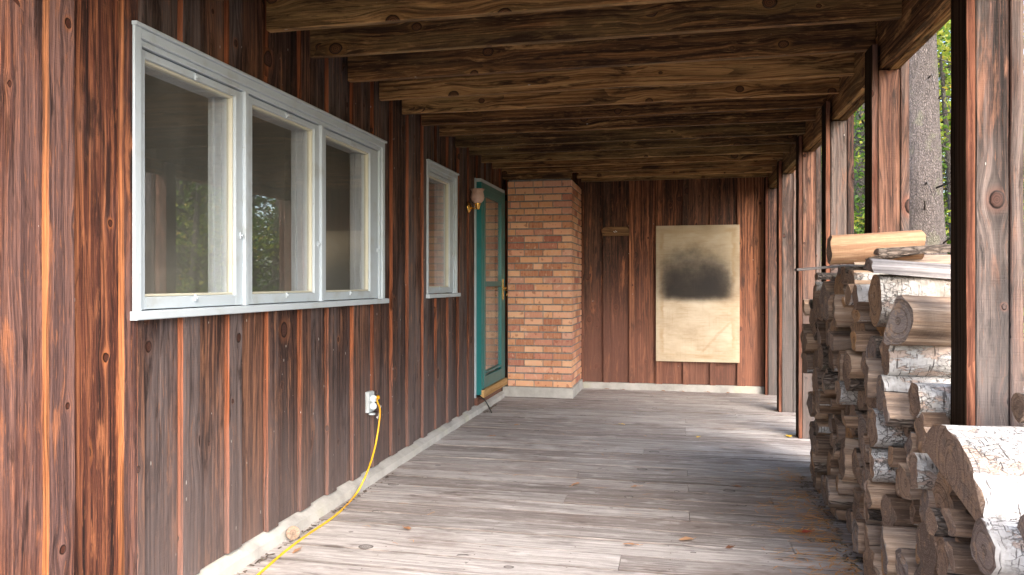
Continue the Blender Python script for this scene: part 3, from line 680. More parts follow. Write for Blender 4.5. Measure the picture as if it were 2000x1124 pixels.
# ---------------------------------------------------------------- posts
POSTS = [1.50, 2.69, 3.916, 5.087, 6.225, 7.443, 8.56]
plab = ['wooden porch post nearest behind the viewer', 'large weathered post nearest the viewer behind the white birch logs', 'reddish post with a dark knot rising behind the tall part of the woodpile', 'post just beyond the far end of the woodpile', 'post standing clear on the deck beyond the woodpile, yellow leaf at its foot',
        'second post from the end wall', 'last post, against the end wall']
for i, yy in enumerate(POSTS):
    p = empty('porch_post', (.98, yy+.07, 0), plab[i], 'post', 'porch posts')
    tw = rng.uniform(-.004, .004)
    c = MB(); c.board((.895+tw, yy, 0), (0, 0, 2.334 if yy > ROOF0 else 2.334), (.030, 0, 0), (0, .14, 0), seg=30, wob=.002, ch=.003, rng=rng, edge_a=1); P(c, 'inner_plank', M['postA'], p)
    c = MB(); c.board((.9275+tw, yy+.008, .001), (0, 0, 2.21), (.095, 0, 0), (0, .125, 0), seg=30, wob=.0025, ch=.003, rng=rng); P(c, 'core', M['post'], p)
    c = MB(); c.board((1.024+tw, yy+.001, 0), (0, 0, 2.5), (.038, 0, 0), (0, .138, 0), seg=30, wob=.002, ch=.003, rng=rng); P(c, 'outer_plank', M['post'], p)

# ---------------------------------------------------------------- firewood pile
def smooth_profile(Y):
    pts = [(1.45, .35), (1.7, .55), (2.1, .62), (2.55, .65), (2.78, .72), (2.97, .80), (3.22, .98), (3.5, 1.24), (4.2, 1.28), (4.6, 1.17), (4.97, 1.0)]
    if Y <= pts[0][0]: return pts[0][1]
    for (a, b_) in zip(pts[:-1], pts[1:]):
        if a[0] <= Y <= b_[0]: return a[1]+(b_[1]-a[1])*(Y-a[0])/(b_[0]-a[0])
    return .9
def refine(poly, flags, r):
    out = []; fl = []; n = len(poly)
    for k in range(n):      # cut each corner, then split long edges
        p, q = poly[k], poly[(k+1) % n]; L = math.hypot(p[0]-q[0], p[1]-q[1])
        c = min(.3, .013/max(L, .001)); a = (p[0]+(q[0]-p[0])*c, p[1]+(q[1]-p[1])*c); b = (q[0]+(p[0]-q[0])*c, q[1]+(p[1]-q[1])*c)
        m = max(1, int(L/.022)); nx, nz = (q[1]-p[1])/max(L, 1e-6), -(q[0]-p[0])/max(L, 1e-6)
        for j in range(m):
            t = j/m; w = r.uniform(-.0022, .0022) if 0 < j else 0
            out.append((a[0]+(b[0]-a[0])*t+nx*w, a[1]+(b[1]-a[1])*t+nz*w)); fl.append(flags[k])
        out.append(b); fl.append(flags[k] and flags[(k+1) % n])
    return out, fl
def log_mesh(poly, flags, L, pith, barkmat, r, x0, cz, cy, yaw=0, pitch=0, roll=0, separate=False, name='firewood_log', splitmat='split', endcol=None, taper=0):
    """poly: cross-section points (y, z) around the centre; flags[k] True when edge k is bark. Axis along +X starting at x0."""
    col = (r.random(), endcol if endcol is not None else r.random(), r.random(), 0)
    if len(poly) < 16: poly, flags = refine(poly, flags, r)
    segs = 7; n = len(poly); ph = r.random()*50
    def make(which):
        b = MB()
        for i in range(segs+1):
            f = i/segs; sc_ = 1-taper*f
            for k, (a, z) in enumerate(poly):
                q = 1+.07*mnoise.noise((f*L*6+ph, a*14, z*14)) if flags[k] or flags[k-1] else 1+.02*mnoise.noise((f*L*9+ph, a*9, z*9))
                ex = .012*mnoise.noise((a*25+ph, z*25, i*7.)) if i in (0, segs) else 0
                b.v.append((f*L+ex, a*q*sc_, z*q*sc_))
        per = [0]
        for k in range(n): a, c_ = poly[k], poly[(k+1) % n]; per.append(per[-1]+math.hypot(a[0]-c_[0], a[1]-c_[1]))
        for k in range(n):
            bk = flags[k]
            if which == 'bark' and not bk: continue
            if which == 'wood' and bk: continue
            if which[:3] == 'end': continue
            for i in range(segs):
                a = i*n+k; c_ = i*n+(k+1) % n
                ua, ub = i/segs*L+col[0]*20, (i+1)/segs*L+col[0]*20
                b.face((a, a+n, c_+n, c_), [(ua, per[k]), (ub, per[k]), (ub, per[k+1]), (ua, per[k+1])], col, (0 if bk else 1), bk)
        if which != 'bark':
            for i, rev in ((0, False), (segs, True)):
                if which in ('end0', 'end1') and (i == 0) != (which == 'end0'): continue
                idx = [i*n+k for k in range(n)]; q = [(poly[k][0]-pith[0], poly[k][1]-pith[1]) for k in range(n)]
                if rev: idx.reverse(); q.reverse()
                b.face(idx, q, col, 2)
        return b
    mats = [M[barkmat], M[splitmat], M['logend']]
    rot = (roll, pitch, yaw)
    if separate:
        root = empty(name, (x0, cy, cz)); root.rotation_euler = rot
        if any(flags): make('bark').build('bark', mats, root)
        if all(flags): make('end0').build('cut_end', mats, root); make('end1').build('cut_end', mats, root)
        else: make('wood').build('split_wood', mats, root)
        return root
    o = make('all').build(name, mats); o.location = (x0, cy, cz); o.rotation_euler = rot
    return o
def circ(rad, n=18, sq=1., r=rng, irr=.05):
    ph = r.random()*9
    return [((rad*sq*(1+irr*math.sin(2*t+ph)+irr*.5*math.sin(3*t+ph*2)))*math.cos(t), rad*(1+irr*math.sin(2*t+ph))*math.sin(t)) for t in [2*math.pi*k/n for k in range(n)]]
def halfpoly(rad, rot, depth=0., r=rng):
    """half log: arc above the chord, chord offset by depth, rotated by rot"""
    pts = []; fl = []
    a0 = math.asin(max(-1, min(1, depth))); n = 20
    for k in range(n+1):
        t = a0+(math.pi-2*a0)*k/n; pts.append((rad*math.cos(t), rad*math.sin(t)-rad*.35)); fl.append(k < n)
    m = 4
    return [(p[0]*math.cos(rot)-p[1]*math.sin(rot), p[0]*math.sin(rot)+p[1]*math.cos(rot)) for p in pts], fl
def wedgepoly(rad, rot, ang=1.4, r=rng):
    pts = [(0, 0)]; fl = [False]; n = 7
    for k in range(n+1):
        t = -ang/2+ang*k/n; pts.append((rad*math.cos(t), rad*math.sin(t))); fl.append(k < n)
    cx = rad*.55
    pts = [(p[0]-cx, p[1]) for p in pts]
    return [(p[0]*math.cos(rot)-p[1]*math.sin(rot), p[0]*math.sin(rot)+p[1]*math.cos(rot)) for p in pts], fl
F_ = 1491.; cs_, sn_ = math.cos(TH), math.sin(TH)
lr = random.Random(21)
fixed = []     # (y, z, r) of the logs described one by one
GR = 'split logs in the woodpile by the posts'
def hero(Y, Z, rad, kind, bk, label, L=.42, x0=.75, rot=0, yaw=0, pitch=0, sq=1., ec=None, sm='split', ang=1.4, depth=0., pr=None, taper=0):
    if kind == 'r': poly = circ(rad, 20, sq, lr); fl = [True]*20; pith = (lr.uniform(-.2, .2)*rad, lr.uniform(-.2, .2)*rad)
    elif kind == 'h': 
        poly, fl = halfpoly(rad, 0, depth); poly = [(p_[0]*sq, p_[1]) for p_ in poly]; poly = [(p_[0]*math.cos(rot)-p_[1]*math.sin(rot), p_[0]*math.sin(rot)+p_[1]*math.cos(rot)) for p_ in poly]; pith = (0, 0)
    elif kind == 'p': poly = ang; fl = [False]*len(ang); pith = (0, 0)
    elif kind == 'n': poly = circ(rad, 20, sq, lr); fl = [False]*20; pith = (0, 0)
    else: poly, fl = wedgepoly(rad, rot, ang); pith = (0, 0)
    for py in POSTS:      # stop short of a post
        if Y+rad*.9 > py-.01 and Y-rad*.9 < py+.15 and x0+L > .885 and Z < 2: L = min(L, .885-x0)
    o = log_mesh(poly, fl, L, pith, bk, lr, x0, Z, Y, yaw, pitch, 0, True, 'firewood_log', sm, ec, taper)
    tag(o, label, 'log', GR)
    fixed.append((Y, Z, (pr if pr is not None else rad*.95)))
    return o
hero(2.36, .68, .15, 'h', 'birch', 'big white birch half log on the near shoulder of the pile, thick cut face showing', .62, .745, rot=.2, pr=.12, ec=.35, sq=1.72)
hero(1.93, .47, .205, 'r', 'birch', 'biggest white birch log at the lower right edge of the picture', .62, .80, pr=.19, ec=.5)
hero(2.1, .545, .072, 'r', 'birch', 'grey round end just under the two big birch halves', .42, .735, ec=.55)
hero(2.36, .53, .075, 'w', 'bark', 'light brown split piece tucked under the big birch half log', .4, .74, rot=-1.2, ec=.4, ang=1.9)
hero(2.33, .44, .06, 'w', 'bark', 'tall pale wedge left of the grey round end', .4, .735, rot=-.9, ec=.42, ang=2.2)
hero(2.50, .485, .042, 'r', 'bark', 'small round with straight saw marks under the grey cracked log', .4, .735, ec=.3)
hero(2.70, .59, .055, 'r', 'birchgrey', 'grey birch log with deep cracks below the tilted birch slab', .45, .74, ec=.4)
hero(2.60, .70, .085, 'w', 'birch', 'tilted birch slab leaning against the big half log', .42, .75, rot=.5, ec=.35, ang=1.2, pr=.07)
hero(3.19, .64, .072, 'r', 'birch', 'tall oval cut end with curling white bark, below the blue grey one', .42, .73, ec=.3)
hero(2.905, .79, .064, 'r', 'birch', 'round brown end of a birch log beside the nearest post', .42, .80, ec=.15, sq=1.05)
hero(3.11, .785, .069, 'r', 'birch', 'blue grey cracked round end with peeling bark curls', .42, .74, ec=.62)
hero(3.12, .93, .076, 'r', 'birch', 'bright white birch log lying below the grey wedge', .43, .76, ec=.35)
hero(2.97, 1.065, .095, 'p', 'bark', 'grey wedge with a twisted cut face above the bright birch log', .43, .765, ec=.62, yaw=.42, pitch=.05, ang=[(.0, .1), (-.07, .055), (-.08, -.01), (-.03, -.08), (.07, -.095), (.06, -.02)], pr=.07)
hero(3.32, 1.13, .105, 'r', 'birchgrey', 'thick streaky birch log under the pale slab near the top', .45, .77, ec=.85)
hero(3.32, 1.235, .10, 'h', 'greyboard', 'pale weathered slab lying on top of the streaky birch log', .48, .74, rot=.12, ec=.6, depth=.5, pr=.05, pitch=.09)
hero(3.62, 1.15, .1, 'w', 'birch', 'split birch wedge with its bare yellow side up, left of the streaky birch log', .43, .73, rot=-1.9, ec=.8, ang=1.5, pr=.08)
hero(3.77, 1.352, .066, 'n', 'split', 'bare orange log lying across the very top of the pile', .39, .68, ec=.2, pitch=-.05, sm='orange_log')
hero(3.80, 1.29, .06, 'h', 'split', 'thin pale split piece under the bare top log', .5, .78, rot=.05, ec=.5, depth=.3, pr=.03)
hero(3.50, 1.315, .05, 'h', 'bark', 'bark strip and slab on the top beside the bare orange log', .5, .82, rot=.1, ec=.5, depth=.4, pr=.02, pitch=-.05)
hero(4.60, 1.10, .095, 'r', 'birchgrey', 'mottled grey birch log near the far top of the pile', .42, .755, ec=.3)
hero(4.55, 1.225, .05, 'h', 'barkdark', 'dark barked half log at the far top of the pile', .42, .75, rot=0, ec=.3, depth=.2)
hero(4.88, 1.06, .085, 'w', 'bark', 'brown wedge at the far upper corner of the pile', .3, .735, rot=-.6, ec=.8, ang=1.6, pr=.06)
hero(4.62, .925, .052, 'r', 'bark', 'mossy brown log under the mottled grey birch', .42, .75, ec=.3)
hero(3.52, .955, .088, 'w', 'barkdark', 'tall orange oval cut face in the middle of the pile', .4, .73, rot=-1.0, ec=.95, ang=1.8, pr=.07)
hero(3.33, .90, .082, 'r', 'barkdark', 'dark grey round end right of the orange oval', .4, .76, ec=.62)
hero(4.35, .80, .072, 'r', 'bark', 'brown barked log under the far upper logs', .42, .74, ec=.3)
hero(3.68, .79, .075, 'r', 'bark', 'brown oval end with a hollow looking rim', .42, .735, ec=.1)
hero(3.87, .68, .057, 'r', 'birch', 'small birch round with a brown heart', .42, .735, ec=.75)
hero(3.2, .49, .066, 'h', 'birch', 'half log with a torn flap of white bark over its end', .42, .73, rot=1.5, ec=.35)
hero(3.75, .56, .06, 'w', 'birch', 'broken piece with a white bark scrap, left of the torn half log', .42, .74, rot=1.0, ec=.85)
# all the rest: power cells around random seeds, so the pieces nest as split wood does
seeds = []
tries = 0
while tries < 60000 and len(seeds) < 175:
    tries += 1
    Y = lr.uniform(1.55, 4.93); Z = lr.uniform(.03, 1.3); top = smooth_profile(Y)
    big = tries < 3000
    rad = lr.uniform(.068, .095) if tries < 5000 else (lr.uniform(.052, .07) if tries < 22000 else lr.uniform(.036, .05))
    if Z+rad*.8 > top or Z-rad*.8 < 0: continue
    if any((Y-a)**2+(Z-z)**2 < (.86*(rad+q))**2 for (a, z, q) in fixed): continue
    if any((Y-a)**2+(Z-z)**2 < (.86*(rad+q))**2 for (a, z, q) in seeds): continue
    seeds.append((Y, Z, rad))
allc = fixed+seeds
def clip(poly, nx, nz, d):
    """keep the part of poly with nx*y+nz*z <= d; flags travel with the edges"""
    out = []; fl = []
    n = len(poly)
    for k in range(n):
        (p, f) = poly[k]; (q, _) = poly[(k+1) % n]
        a = nx*p[0]+nz*p[1]-d; c_ = nx*q[0]+nz*q[1]-d
        if a <= 0: out.append((p, f if True else f))
        if (a < 0) != (c_ < 0):
            t = a/(a-c_); x = (p[0]+(q[0]-p[0])*t, p[1]+(q[1]-p[1])*t)
            if a <= 0: out.append((x, False))
            else: out.append((x, f))
    return out
kinds = {0: 'brown barked', 1: 'dark barked', 2: 'white birch', 3: 'grey birch'}
for (Y, Z, rad) in seeds:
    R2_ = rad*1.22
    ph = lr.random()*6.28; hid = lr.random()
    poly = [((R2_*math.cos(ph+t*math.pi/9), R2_*.98*math.sin(ph+t*math.pi/9)), True) for t in range(18)]
    if hid < .5:     # split piece: one or two flat sides of its own
        a = lr.uniform(0, 6.28); poly = clip(poly, math.cos(a), math.sin(a), R2_*lr.uniform(.15, .6))
        if hid < .28: a += lr.uniform(1.3, 2.2); poly = clip(poly, math.cos(a), math.sin(a), R2_*lr.uniform(.2, .65))
    for (a, z, q) in allc:
        if (a, z) == (Y, Z): continue
        dy, dz = a-Y, z-Z; D = math.hypot(dy, dz)
        if D > rad+q+.12: continue
        d = (D*D+rad*rad-q*q)/(2*D)-.0025
        poly2 = clip(poly, dy/D, dz/D, d)
        if len(poly2) >= 3: poly = poly2
    poly = clip(poly, 0, -1, Z-.002)
    if len(poly) < 4: continue
    pts = [p for p, f in poly]; fl = [f for p, f in poly]
    # drop near-duplicate points
    keep = [i for i in range(len(pts)) if math.hypot(pts[i][0]-pts[i-1][0], pts[i][1]-pts[i-1][1]) > .002]
    if len(keep) < 4: continue
    pts2 = [pts[i] for i in keep]; fl = [fl[i] for i in keep]
    t = lr.random(); bi = 0 if t < .4 else (1 if t < .58 else (2 if t < .82 else 3))
    x0 = .765+lr.uniform(-.05, .055)+(.0 if rad > .05 else .012); L = lr.uniform(.36, .44)
    for py in POSTS:
        if Y+rad > py-.01 and Y-rad < py+.15: L = min(L, .885-x0)
    o = log_mesh(pts2, fl, L, (lr.uniform(-.5, .5)*rad, lr.uniform(-.5, .5)*rad), ['bark', 'barkdark', 'birch', 'birchgrey'][bi], lr, x0, Z, Y, lr.uniform(-.11, .11), lr.uniform(-.04, .04), 0)
    shape = 'round' if hid >= .5 else ('half split' if hid >= .28 else 'quarter split')
    tier = 'at the pile foot' if Z < .25 else ('in the lower pile' if Z < .55 else ('in the upper pile' if Z < .95 else 'in the top courses'))
    part = 'near the viewer' if Y < 2.7 else ('between the two nearest posts' if Y < 3.9 else 'at the far end')
    siz = 'thick' if rad > .058 else ('medium' if rad > .042 else 'thin')
    tag(o, f'{siz} {kinds[bi]} {shape} log {tier}, {part}', 'log', GR)
# a loose grey board poking out of the top
c = MB(); c.board((.60, 4.22, 1.262), (.62, .03, .05), (0, .09, 0), (0, 0, .014), seg=8, wob=.006, rng=rng)
tag(c.build('loose_board', M['greyboard']), 'thin grey board sticking out of the top of the woodpile towards the wall', 'board')
c = MB(); c.tube([(.80, 3.75, 1.315), (.9, 3.72, 1.315), (1.02, 3.7, 1.335), (1.16, 3.66, 1.36)], [.012, .014, .011, .006], 7)
tag(c.build('bark_strip', M['bark']), 'curled strip of brown bark on top of the pile below the bare orange log', 'bark')
o = log_mesh(circ(.045, 16, 1, lr), [True]*16, .28, (0, 0), 'bark', lr, .97, .835, 2.50, .12, 0, 0)
tag(o, 'short brown barked log lying on the big birch half beside the nearest post', 'log', GR)

# ---------------------------------------------------------------- small things on the wall and the deck
pl = empty('porch_light', (WX, 6.53, 1.87), 'brass wall lamp with a pink tulip glass shade left of the teal door', 'lamp')
c = MB(); c.lathe([(.052, 0), (.05, .01), (.03, .022), (.012, .03)], (.024, 0, 0), 'x'); c.tube([(.04, 0, 0), (.075, 0, -.012), (.1, 0, -.01), (.11, 0, .01)], .008, 8)
c.lathe([(.012, -.03), (.018, -.02), (.022, 0), (.03, .02), (.028, .03)], (.11, 0, .01)); c.build('bracket', M['brass'], pl)
c = MB(); c.lathe([(.03, 0), (.05, .02), (.062, .05), (.055, .085), (.05, .1), (.064, .125), (.06, .125), (.046, .1), (.05, .08), (.05, .05), (.03, .02)], (.11, 0, .035), fl=.05); c.build('glass_shade', M['shade'], pl)

ob = empty('outdoor_outlet', (WX, 4.36, .475), 'grey metal outlet box with two open round covers low on the side wall', 'outlet')
c = MB(); c.box(0, .022, -.05, .045, -.06, .065, ch=.004); c.build('box', M['grey_plastic'], ob)
for zz in (.022, -.022):
    c = MB(); c.lathe([(.021, 0), (.023, .004), (.021, .012), (.012, .015)], (.04, -.02, zz), 'y', 20); c.lathe([(.017, 0), (.017, .012)], (.022, .0, zz), 'x', 16); c.build('cover', M['grey_plastic'], ob)
c = MB(); c.lathe([(.02, 0), (.021, .006), (.018, .01)], (.03, -.015, -.075), 'z', 20); c.build('hanging_cover', M['grey_plastic'], ob)
c = MB(); c.v += [(.05, .03, -.02), (.052, .03, -.03), (.05, -.015, -.1), (.045, -.035, -.085), (.052, -.02, -.08), (.05, .02, -.04)]
c.face([0, 1, 5], [(0, 0)]*3); c.face([5, 1, 2, 4], [(0, 0)]*4); c.face([4, 2, 3], [(0, 0)]*3); 
def ray(u, v):
    a = (u-1000)/F_; b_ = (553-v)/F_; return Vector((cs_*a-sn_, sn_*a+cs_, b_))
def onX(u, v, x): d = ray(u, v); return Vector((0, 0, 1.2))+d*(x/d.x)
def onZ(u, v, z): d = ray(u, v); return Vector((0, 0, 1.2))+d*((z-1.2)/d.z)
xc = empty('extension_cord', (0, 0, 0), 'yellow extension cord hanging from the outlet and running along the deck', 'cord')
pts = [Vector((WX+.045, 4.385, .505)), onX(737, 785, -1.77), onX(742, 800, -1.765), onX(740, 830, -1.765), onX(731, 880, -1.765), onX(714, 930, -1.755)]
for (u, v) in ((692, 970), (655, 1007), (600, 1045), (556, 1078), (505, 1122), (450, 1165), (380, 1225), (300, 1300)):
    pts.append(onZ(u, v, .006))
def cat(pts, n=8):
    out = []
    for i in range(len(pts)-1):
        p0, p1, p2, p3 = pts[max(i-1, 0)], pts[i], pts[i+1], pts[min(i+2, len(pts)-1)]
        for k in range(n):
            t = k/n; out.append(.5*((2*p1)+(p2-p0)*t+(2*p0-5*p1+4*p2-p3)*t*t+(3*p1-p0-3*p2+p3)*t**3))
    out.append(pts[-1]); return out
q = MB(); q.tube(cat(pts), .0052, 10); q.build('cable', M['cord'], xc)
for v_ in c.v: pass
c.v = [tuple(Vector(v_)+Vector((WX+.02, 4.36, .475))) for v_ in c.v]; c.build('paper_tag', M['paper'], xc)
q = MB(); q.tube([Vector((WX+.05, 4.345, .497)), Vector((WX+.06, 4.37, .5)), Vector((WX+.048, 4.392, .503))], .012, 10); q.build('plug', M['cord'], xc)

bc = MB(); bc.tube(cat([onX(938, 775, -1.78), onX(946, 781, -1.76), onZ(952, 790, .05), onZ(957, 800, .02), onZ(960, 806, .006)]), .006, 8)
tag(bc.build('rubber_strap', M['black']), 'short black strap hanging from the foot of the teal door onto the deck', 'strap')
# wood disc leaning on the footing
p = onX(571, 1043, -1.765)
c = MB(); n = 20
for h in (0, .018):
    for k in range(n):
        t = 2*math.pi*k/n; c.v.append((h, .031*math.cos(t), .031*math.sin(t)))
c.face([k for k in range(n)][::-1], [(.03*math.cos(6.283*k/n), .03*math.sin(6.283*k/n)) for k in range(n)][::-1], (.3, .4, .4, 0), 0); c.face([n+k for k in range(n)], [(.03*math.cos(6.283*k/n), .03*math.sin(6.283*k/n)) for k in range(n)], (.3, .4, .4, 0), 0)
for k in range(n): c.face((k, (k+1) % n, n+(k+1) % n, n+k), [(0, 0)]*4, (.3, .5, .4, 0), 1)
o = c.build('wood_disc', [M['logend'], M['bark']]); o.location = (p.x, p.y, .032); o.rotation_euler = (0, -.35, -.9)
tag(o, 'small round slice of wood leaning on the pale footing near the yellow cord', 'wood slice')

# fallen leaves, one by one
def leaf(u, v, size, colr, label, sq=.6):
    p = onZ(u, v, .004); c = MB(); n = 14; ph = rng.random()*6.28
    c.v.append((0, 0, .006))
    for k in range(n):
        t = 2*math.pi*k/n; rr = size*(1+.22*math.sin(5*t)+.1*math.sin(9*t+1))
        c.v.append((rr*math.cos(t), rr*sq*math.sin(t), .004+size*.25*abs(math.sin(t))*rng.uniform(.3, 1)))
    for k in range(n): c.face((0, 1+k, 1+(k+1) % n), [(0, 0)]*3, (colr, .5, .5, 0), 0, True)
    c.tube([(size*.9, 0, .004), (size*1.6, size*.1, .006)], .0012, 5, col=(colr, .5, .5, 0))
    o = c.build('fallen_leaf', M['leafbrown'] if colr < 2 else M['leafgold']); o.location = p; o.rotation_euler = (0, 0, ph)
    for pl_ in o.data.polygons: pass
    return tag(o, label, 'leaf', 'fallen leaves on the deck')
def solid(name, a, b_): return simple(name, [(.3, a), (.7, b_)], 60., .6, .0005)
M['leafgold'] = solid('golden_leaf', (.7, .42, .02), (.85, .6, .05))
M['leafred'] = solid('red_leaf', (.3, .04, .03), (.5, .1, .05))
leaf(1541, 853, .035, 3, 'bright yellow leaf at the foot of the fifth post')
leaf(1341, 1056, .035, .8, 'pale curled leaf in the middle of the near deck')
leaf(1426, 1071, .022, .1, 'square dark brown leaf right of the pale curled leaf')
leaf(1576, 1041, .03, .0, 'reddish leaf beside the pile among pine needles').data.materials[0] = M['leafred']
leaf(1585, 1012, .035, .7, 'tan leaf lying against the foot of the woodpile')
leaf(1216, 830, .025, 3, 'small orange leaf on the far deck, left one')
leaf(1364, 855, .022, 3, 'small orange leaf on the far deck, right one')
leaf(962, 853, .03, .6, 'small brown leaf near the wall on the far deck')
leaf(1125, 948, .045, .5, 'narrow brown leaf in the middle of the deck', .3)
leaf(1242, 952, .03, .6, 'narrow tan leaf right of the middle of the deck', .4)
leaf(1440, 952, .025, .1, 'dark brown leaf near the woodpile on the deck')
leaf(795, 1034, .025, .9, 'pale orange leaf near the yellow cord')
leaf(580, 1078, .035, .8, 'tan bark chip lying beside the yellow cord', .35)
leaf(1232, 1066, .035, .6, 'narrow tan leaf on the near deck', .3)
leaf(1010, 831, .03, .5, 'brown leaf on the deck beyond the door')
leaf(902, 812, .03, .1, 'dark leaf against the footing by the door')
for i, (xx, zz) in enumerate([(-.8, .0), (-.62, .0), (-.18, .01), (.03, .0), (.3, .0), (.52, .0)]):
    uu = 1000+F_*(cs_*xx+sn_*(YE-.08))/(-sn_*xx+cs_*(YE-.08)); vv = 553+F_*1.2/(-sn_*xx+cs_*(YE-.08))
    leaf(uu, vv, .032, .15+.1*i, ['brown leaf by the end wall nearest the chimney', 'brown leaf by the end wall under the small rack', 'brown leaf by the end wall left of the scorched panel', 'brown leaf by the end wall under the left half of the panel', 'brown leaf by the end wall under the middle of the panel', 'brown leaf by the end wall right of the panel'][i])
# pine needles: nobody could count them
c = MB()
for i in range(900):
    if i < 650: xx = .72-abs(rng.gauss(0, .14)); yy = rng.choice([2.9, 3.15, 3.4, 3.8, 4.1, 4.5, 5.0])+rng.gauss(0, .1)
    elif i < 720: xx = rng.uniform(-1.6, .9); yy = rng.uniform(2.9, 8.4)
    else: xx = rng.gauss(.55, .05)+.1*math.sin(i); yy = rng.choice([3.2, 3.55, 3.9, 4.3])+rng.gauss(0, .05)
    a = rng.gauss(0, .5) if rng.random() < .7 else rng.uniform(0, 6.28); L = rng.uniform(.03, .075); w = .0017; z = rng.uniform(.003, .009)
    p = Vector((xx, yy, z)); d = Vector((math.cos(a), math.sin(a), 0)); s_ = Vector((-d.y, d.x, 0)); bnd = s_*rng.uniform(-.012, .012)
    i0 = len(c.v); m_ = p+d*L/2+bnd
    for q_, ww in ((p, w), (m_+Vector((0, 0, .003)), w), (p+d*L, w*.4)): c.v += [tuple(q_+s_*ww), tuple(q_-s_*ww)]
    c.face((i0, i0+2, i0+3, i0+1), [(0, 0)]*4); c.face((i0+2, i0+4, i0+5, i0+3), [(0, 0)]*4)
tag(c.build('pine_needles', M['needle']), 'dry orange pine needles scattered over the deck along the woodpile', 'needles', kind='stuff')
c = MB()
for i in range(420):
    xx = .735+abs(rng.gauss(0, .03))-rng.random()*.05; yy = rng.uniform(1.8, 5.0)
    if i > 300: xx = WX+.09+abs(rng.gauss(0, .012)); yy = rng.choice([2.95, 3.4, 3.9, 4.3, 6.9, 7.2])+rng.gauss(0, .12)
    s_ = rng.uniform(.003, .011); a = rng.uniform(0, 3.14)
    c.board((xx, yy, .001+rng.random()*.004), (s_*2*math.cos(a), s_*2*math.sin(a), .002), (-s_*math.sin(a), s_*math.cos(a), 0), (0, 0, .002), rng=rng, ch=.0003)
tag(c.build('bark_crumbs', M['bark']), 'crumbs of bark along the foot of the woodpile and the wall', 'debris', kind='stuff')

# ---------------------------------------------------------------- forest
fr = random.Random(5)
def trunk_mesh(h, r0, r1, lean=(0, 0), n=14, seg=22, rough=.06):
    c = MB(); ph = fr.random()*20
    for i in range(seg+1):
        f = i/seg; z = f*h
        for k in range(n):
            t = 2*math.pi*k/n; rr = (r0+(r1-r0)*f)*(1+rough*mnoise.noise((math.cos(t)*2+ph, math.sin(t)*2, z*2)))
            if f < .04: rr *= 1.25
            c.v.append((rr*math.cos(t)+lean[0]*f+.02*math.sin(z*.9+ph), rr*math.sin(t)+lean[1]*f, z))
    for i in range(seg):
        for k in range(n):
            k2 = (k+1) % n; a = k/n*6.28*r0; b_ = (k+1)/n*6.28*r0; u0 = i/seg*h; u1 = (i+1)/seg*h
            c.face((i*n+k, i*n+k2, (i+1)*n+k2, (i+1)*n+k), [(u0, a), (u0, b_), (u1, b_), (u1, a)], (.5, .5, .5, 0), 0, True)
    return c
def leafcard(c, p, s, asp=.6, r=fr, up=.5, shade=None):
    n_ = Vector((r.gauss(0, 1), r.gauss(0, 1), r.gauss(0, 1)+up)).normalized(); a = n_.orthogonal().normalized()
    a = Matrix.Rotation(r.uniform(0, 6.28), 3, n_) @ a; b_ = n_.cross(a)
    i = len(c.v); c.v += [tuple(p-a*s), tuple(p-b_*s*asp+n_*s*.15), tuple(p+a*s), tuple(p+b_*s*asp+n_*s*.15)]
    c.face((i, i+1, i+2, i+3), [(0, 0)]*4, (shade if shade is not None else r.random(), r.random(), .5, 0))
def decid(h, cr, nclump, per, ls):
    t = trunk_mesh(h*.9, h*.014+.02, .02, (fr.uniform(-.4, .4), fr.uniform(-.4, .4))); f = MB()
    for i in range(nclump):
        z = h*fr.uniform(.1, 1); a = fr.uniform(0, 6.28); rr = cr*math.sqrt(fr.random())*(1-.5*z/h)
        cpt = Vector((rr*math.cos(a), rr*math.sin(a), z)); cs0 = fr.uniform(.2, .5)
        t.tube([Vector((0, 0, max(.3, z-rr*.6))), cpt*.6+Vector((0, 0, z*.32)), cpt], [.02, .012, .005], 5)
        base = fr.random()
        for k in range(per):
            p = cpt+Vector((fr.gauss(0, cs0), fr.gauss(0, cs0), fr.gauss(0, cs0*.45)))
            leafcard(f, p, ls*fr.uniform(.6, 1.3), .6, up=1.2, shade=min(1, max(0, base*.7+fr.random()*.3)))
    return t, f
def conif(h, cr, ls):
    t = trunk_mesh(h, h*.012+.03, .015); f = MB(); z = h*.06
    while z < h*.97:
        nb = fr.randint(4, 6); L0 = cr*(1-z/h)**.75+.15
        for k in range(nb):
            a = fr.uniform(0, 6.28); L = L0*fr.uniform(.7, 1.1); d = Vector((math.cos(a), math.sin(a), 0)); sd_ = Vector((-d.y, d.x, 0))
            pts = [Vector((0, 0, z))+d*L*q+Vector((0, 0, -.18*L*q*q+.05*q)) for q in (0, .5, 1)]
            t.tube(pts, [.018, .01, .004], 4, caps=False); base = fr.random()
            m_ = int(24*L)
            for j in range(m_):
                q = fr.uniform(.12, 1); side_ = (1-q*.75)*.42*L*fr.uniform(-1, 1)
                p = Vector((0, 0, z))+d*L*q+Vector((0, 0, -.18*L*q*q-.12*abs(side_)))+sd_*side_+d*abs(side_)*.4
                dr_ = (d+sd_*(1 if side_ > 0 else -1)*.8).normalized()
                i = len(f.v); w_ = Vector((-dr_.y, dr_.x, 0))*ls*.38; e_ = dr_*ls*fr.uniform(.9, 1.7); dz = Vector((0, 0, fr.uniform(-.03, .02)))
                f.v += [tuple(p-w_*.6), tuple(p+e_*.5-w_+dz), tuple(p+e_+dz*2), tuple(p+e_*.5+w_+dz), tuple(p+w_*.6)]
                f.face((i, i+1, i+2, i+3, i+4), [(0, 0)]*5, (min(1, base*.6+fr.random()*.4), .5, .5, 0))
        z += fr.uniform(.16, .3)
    return t, f
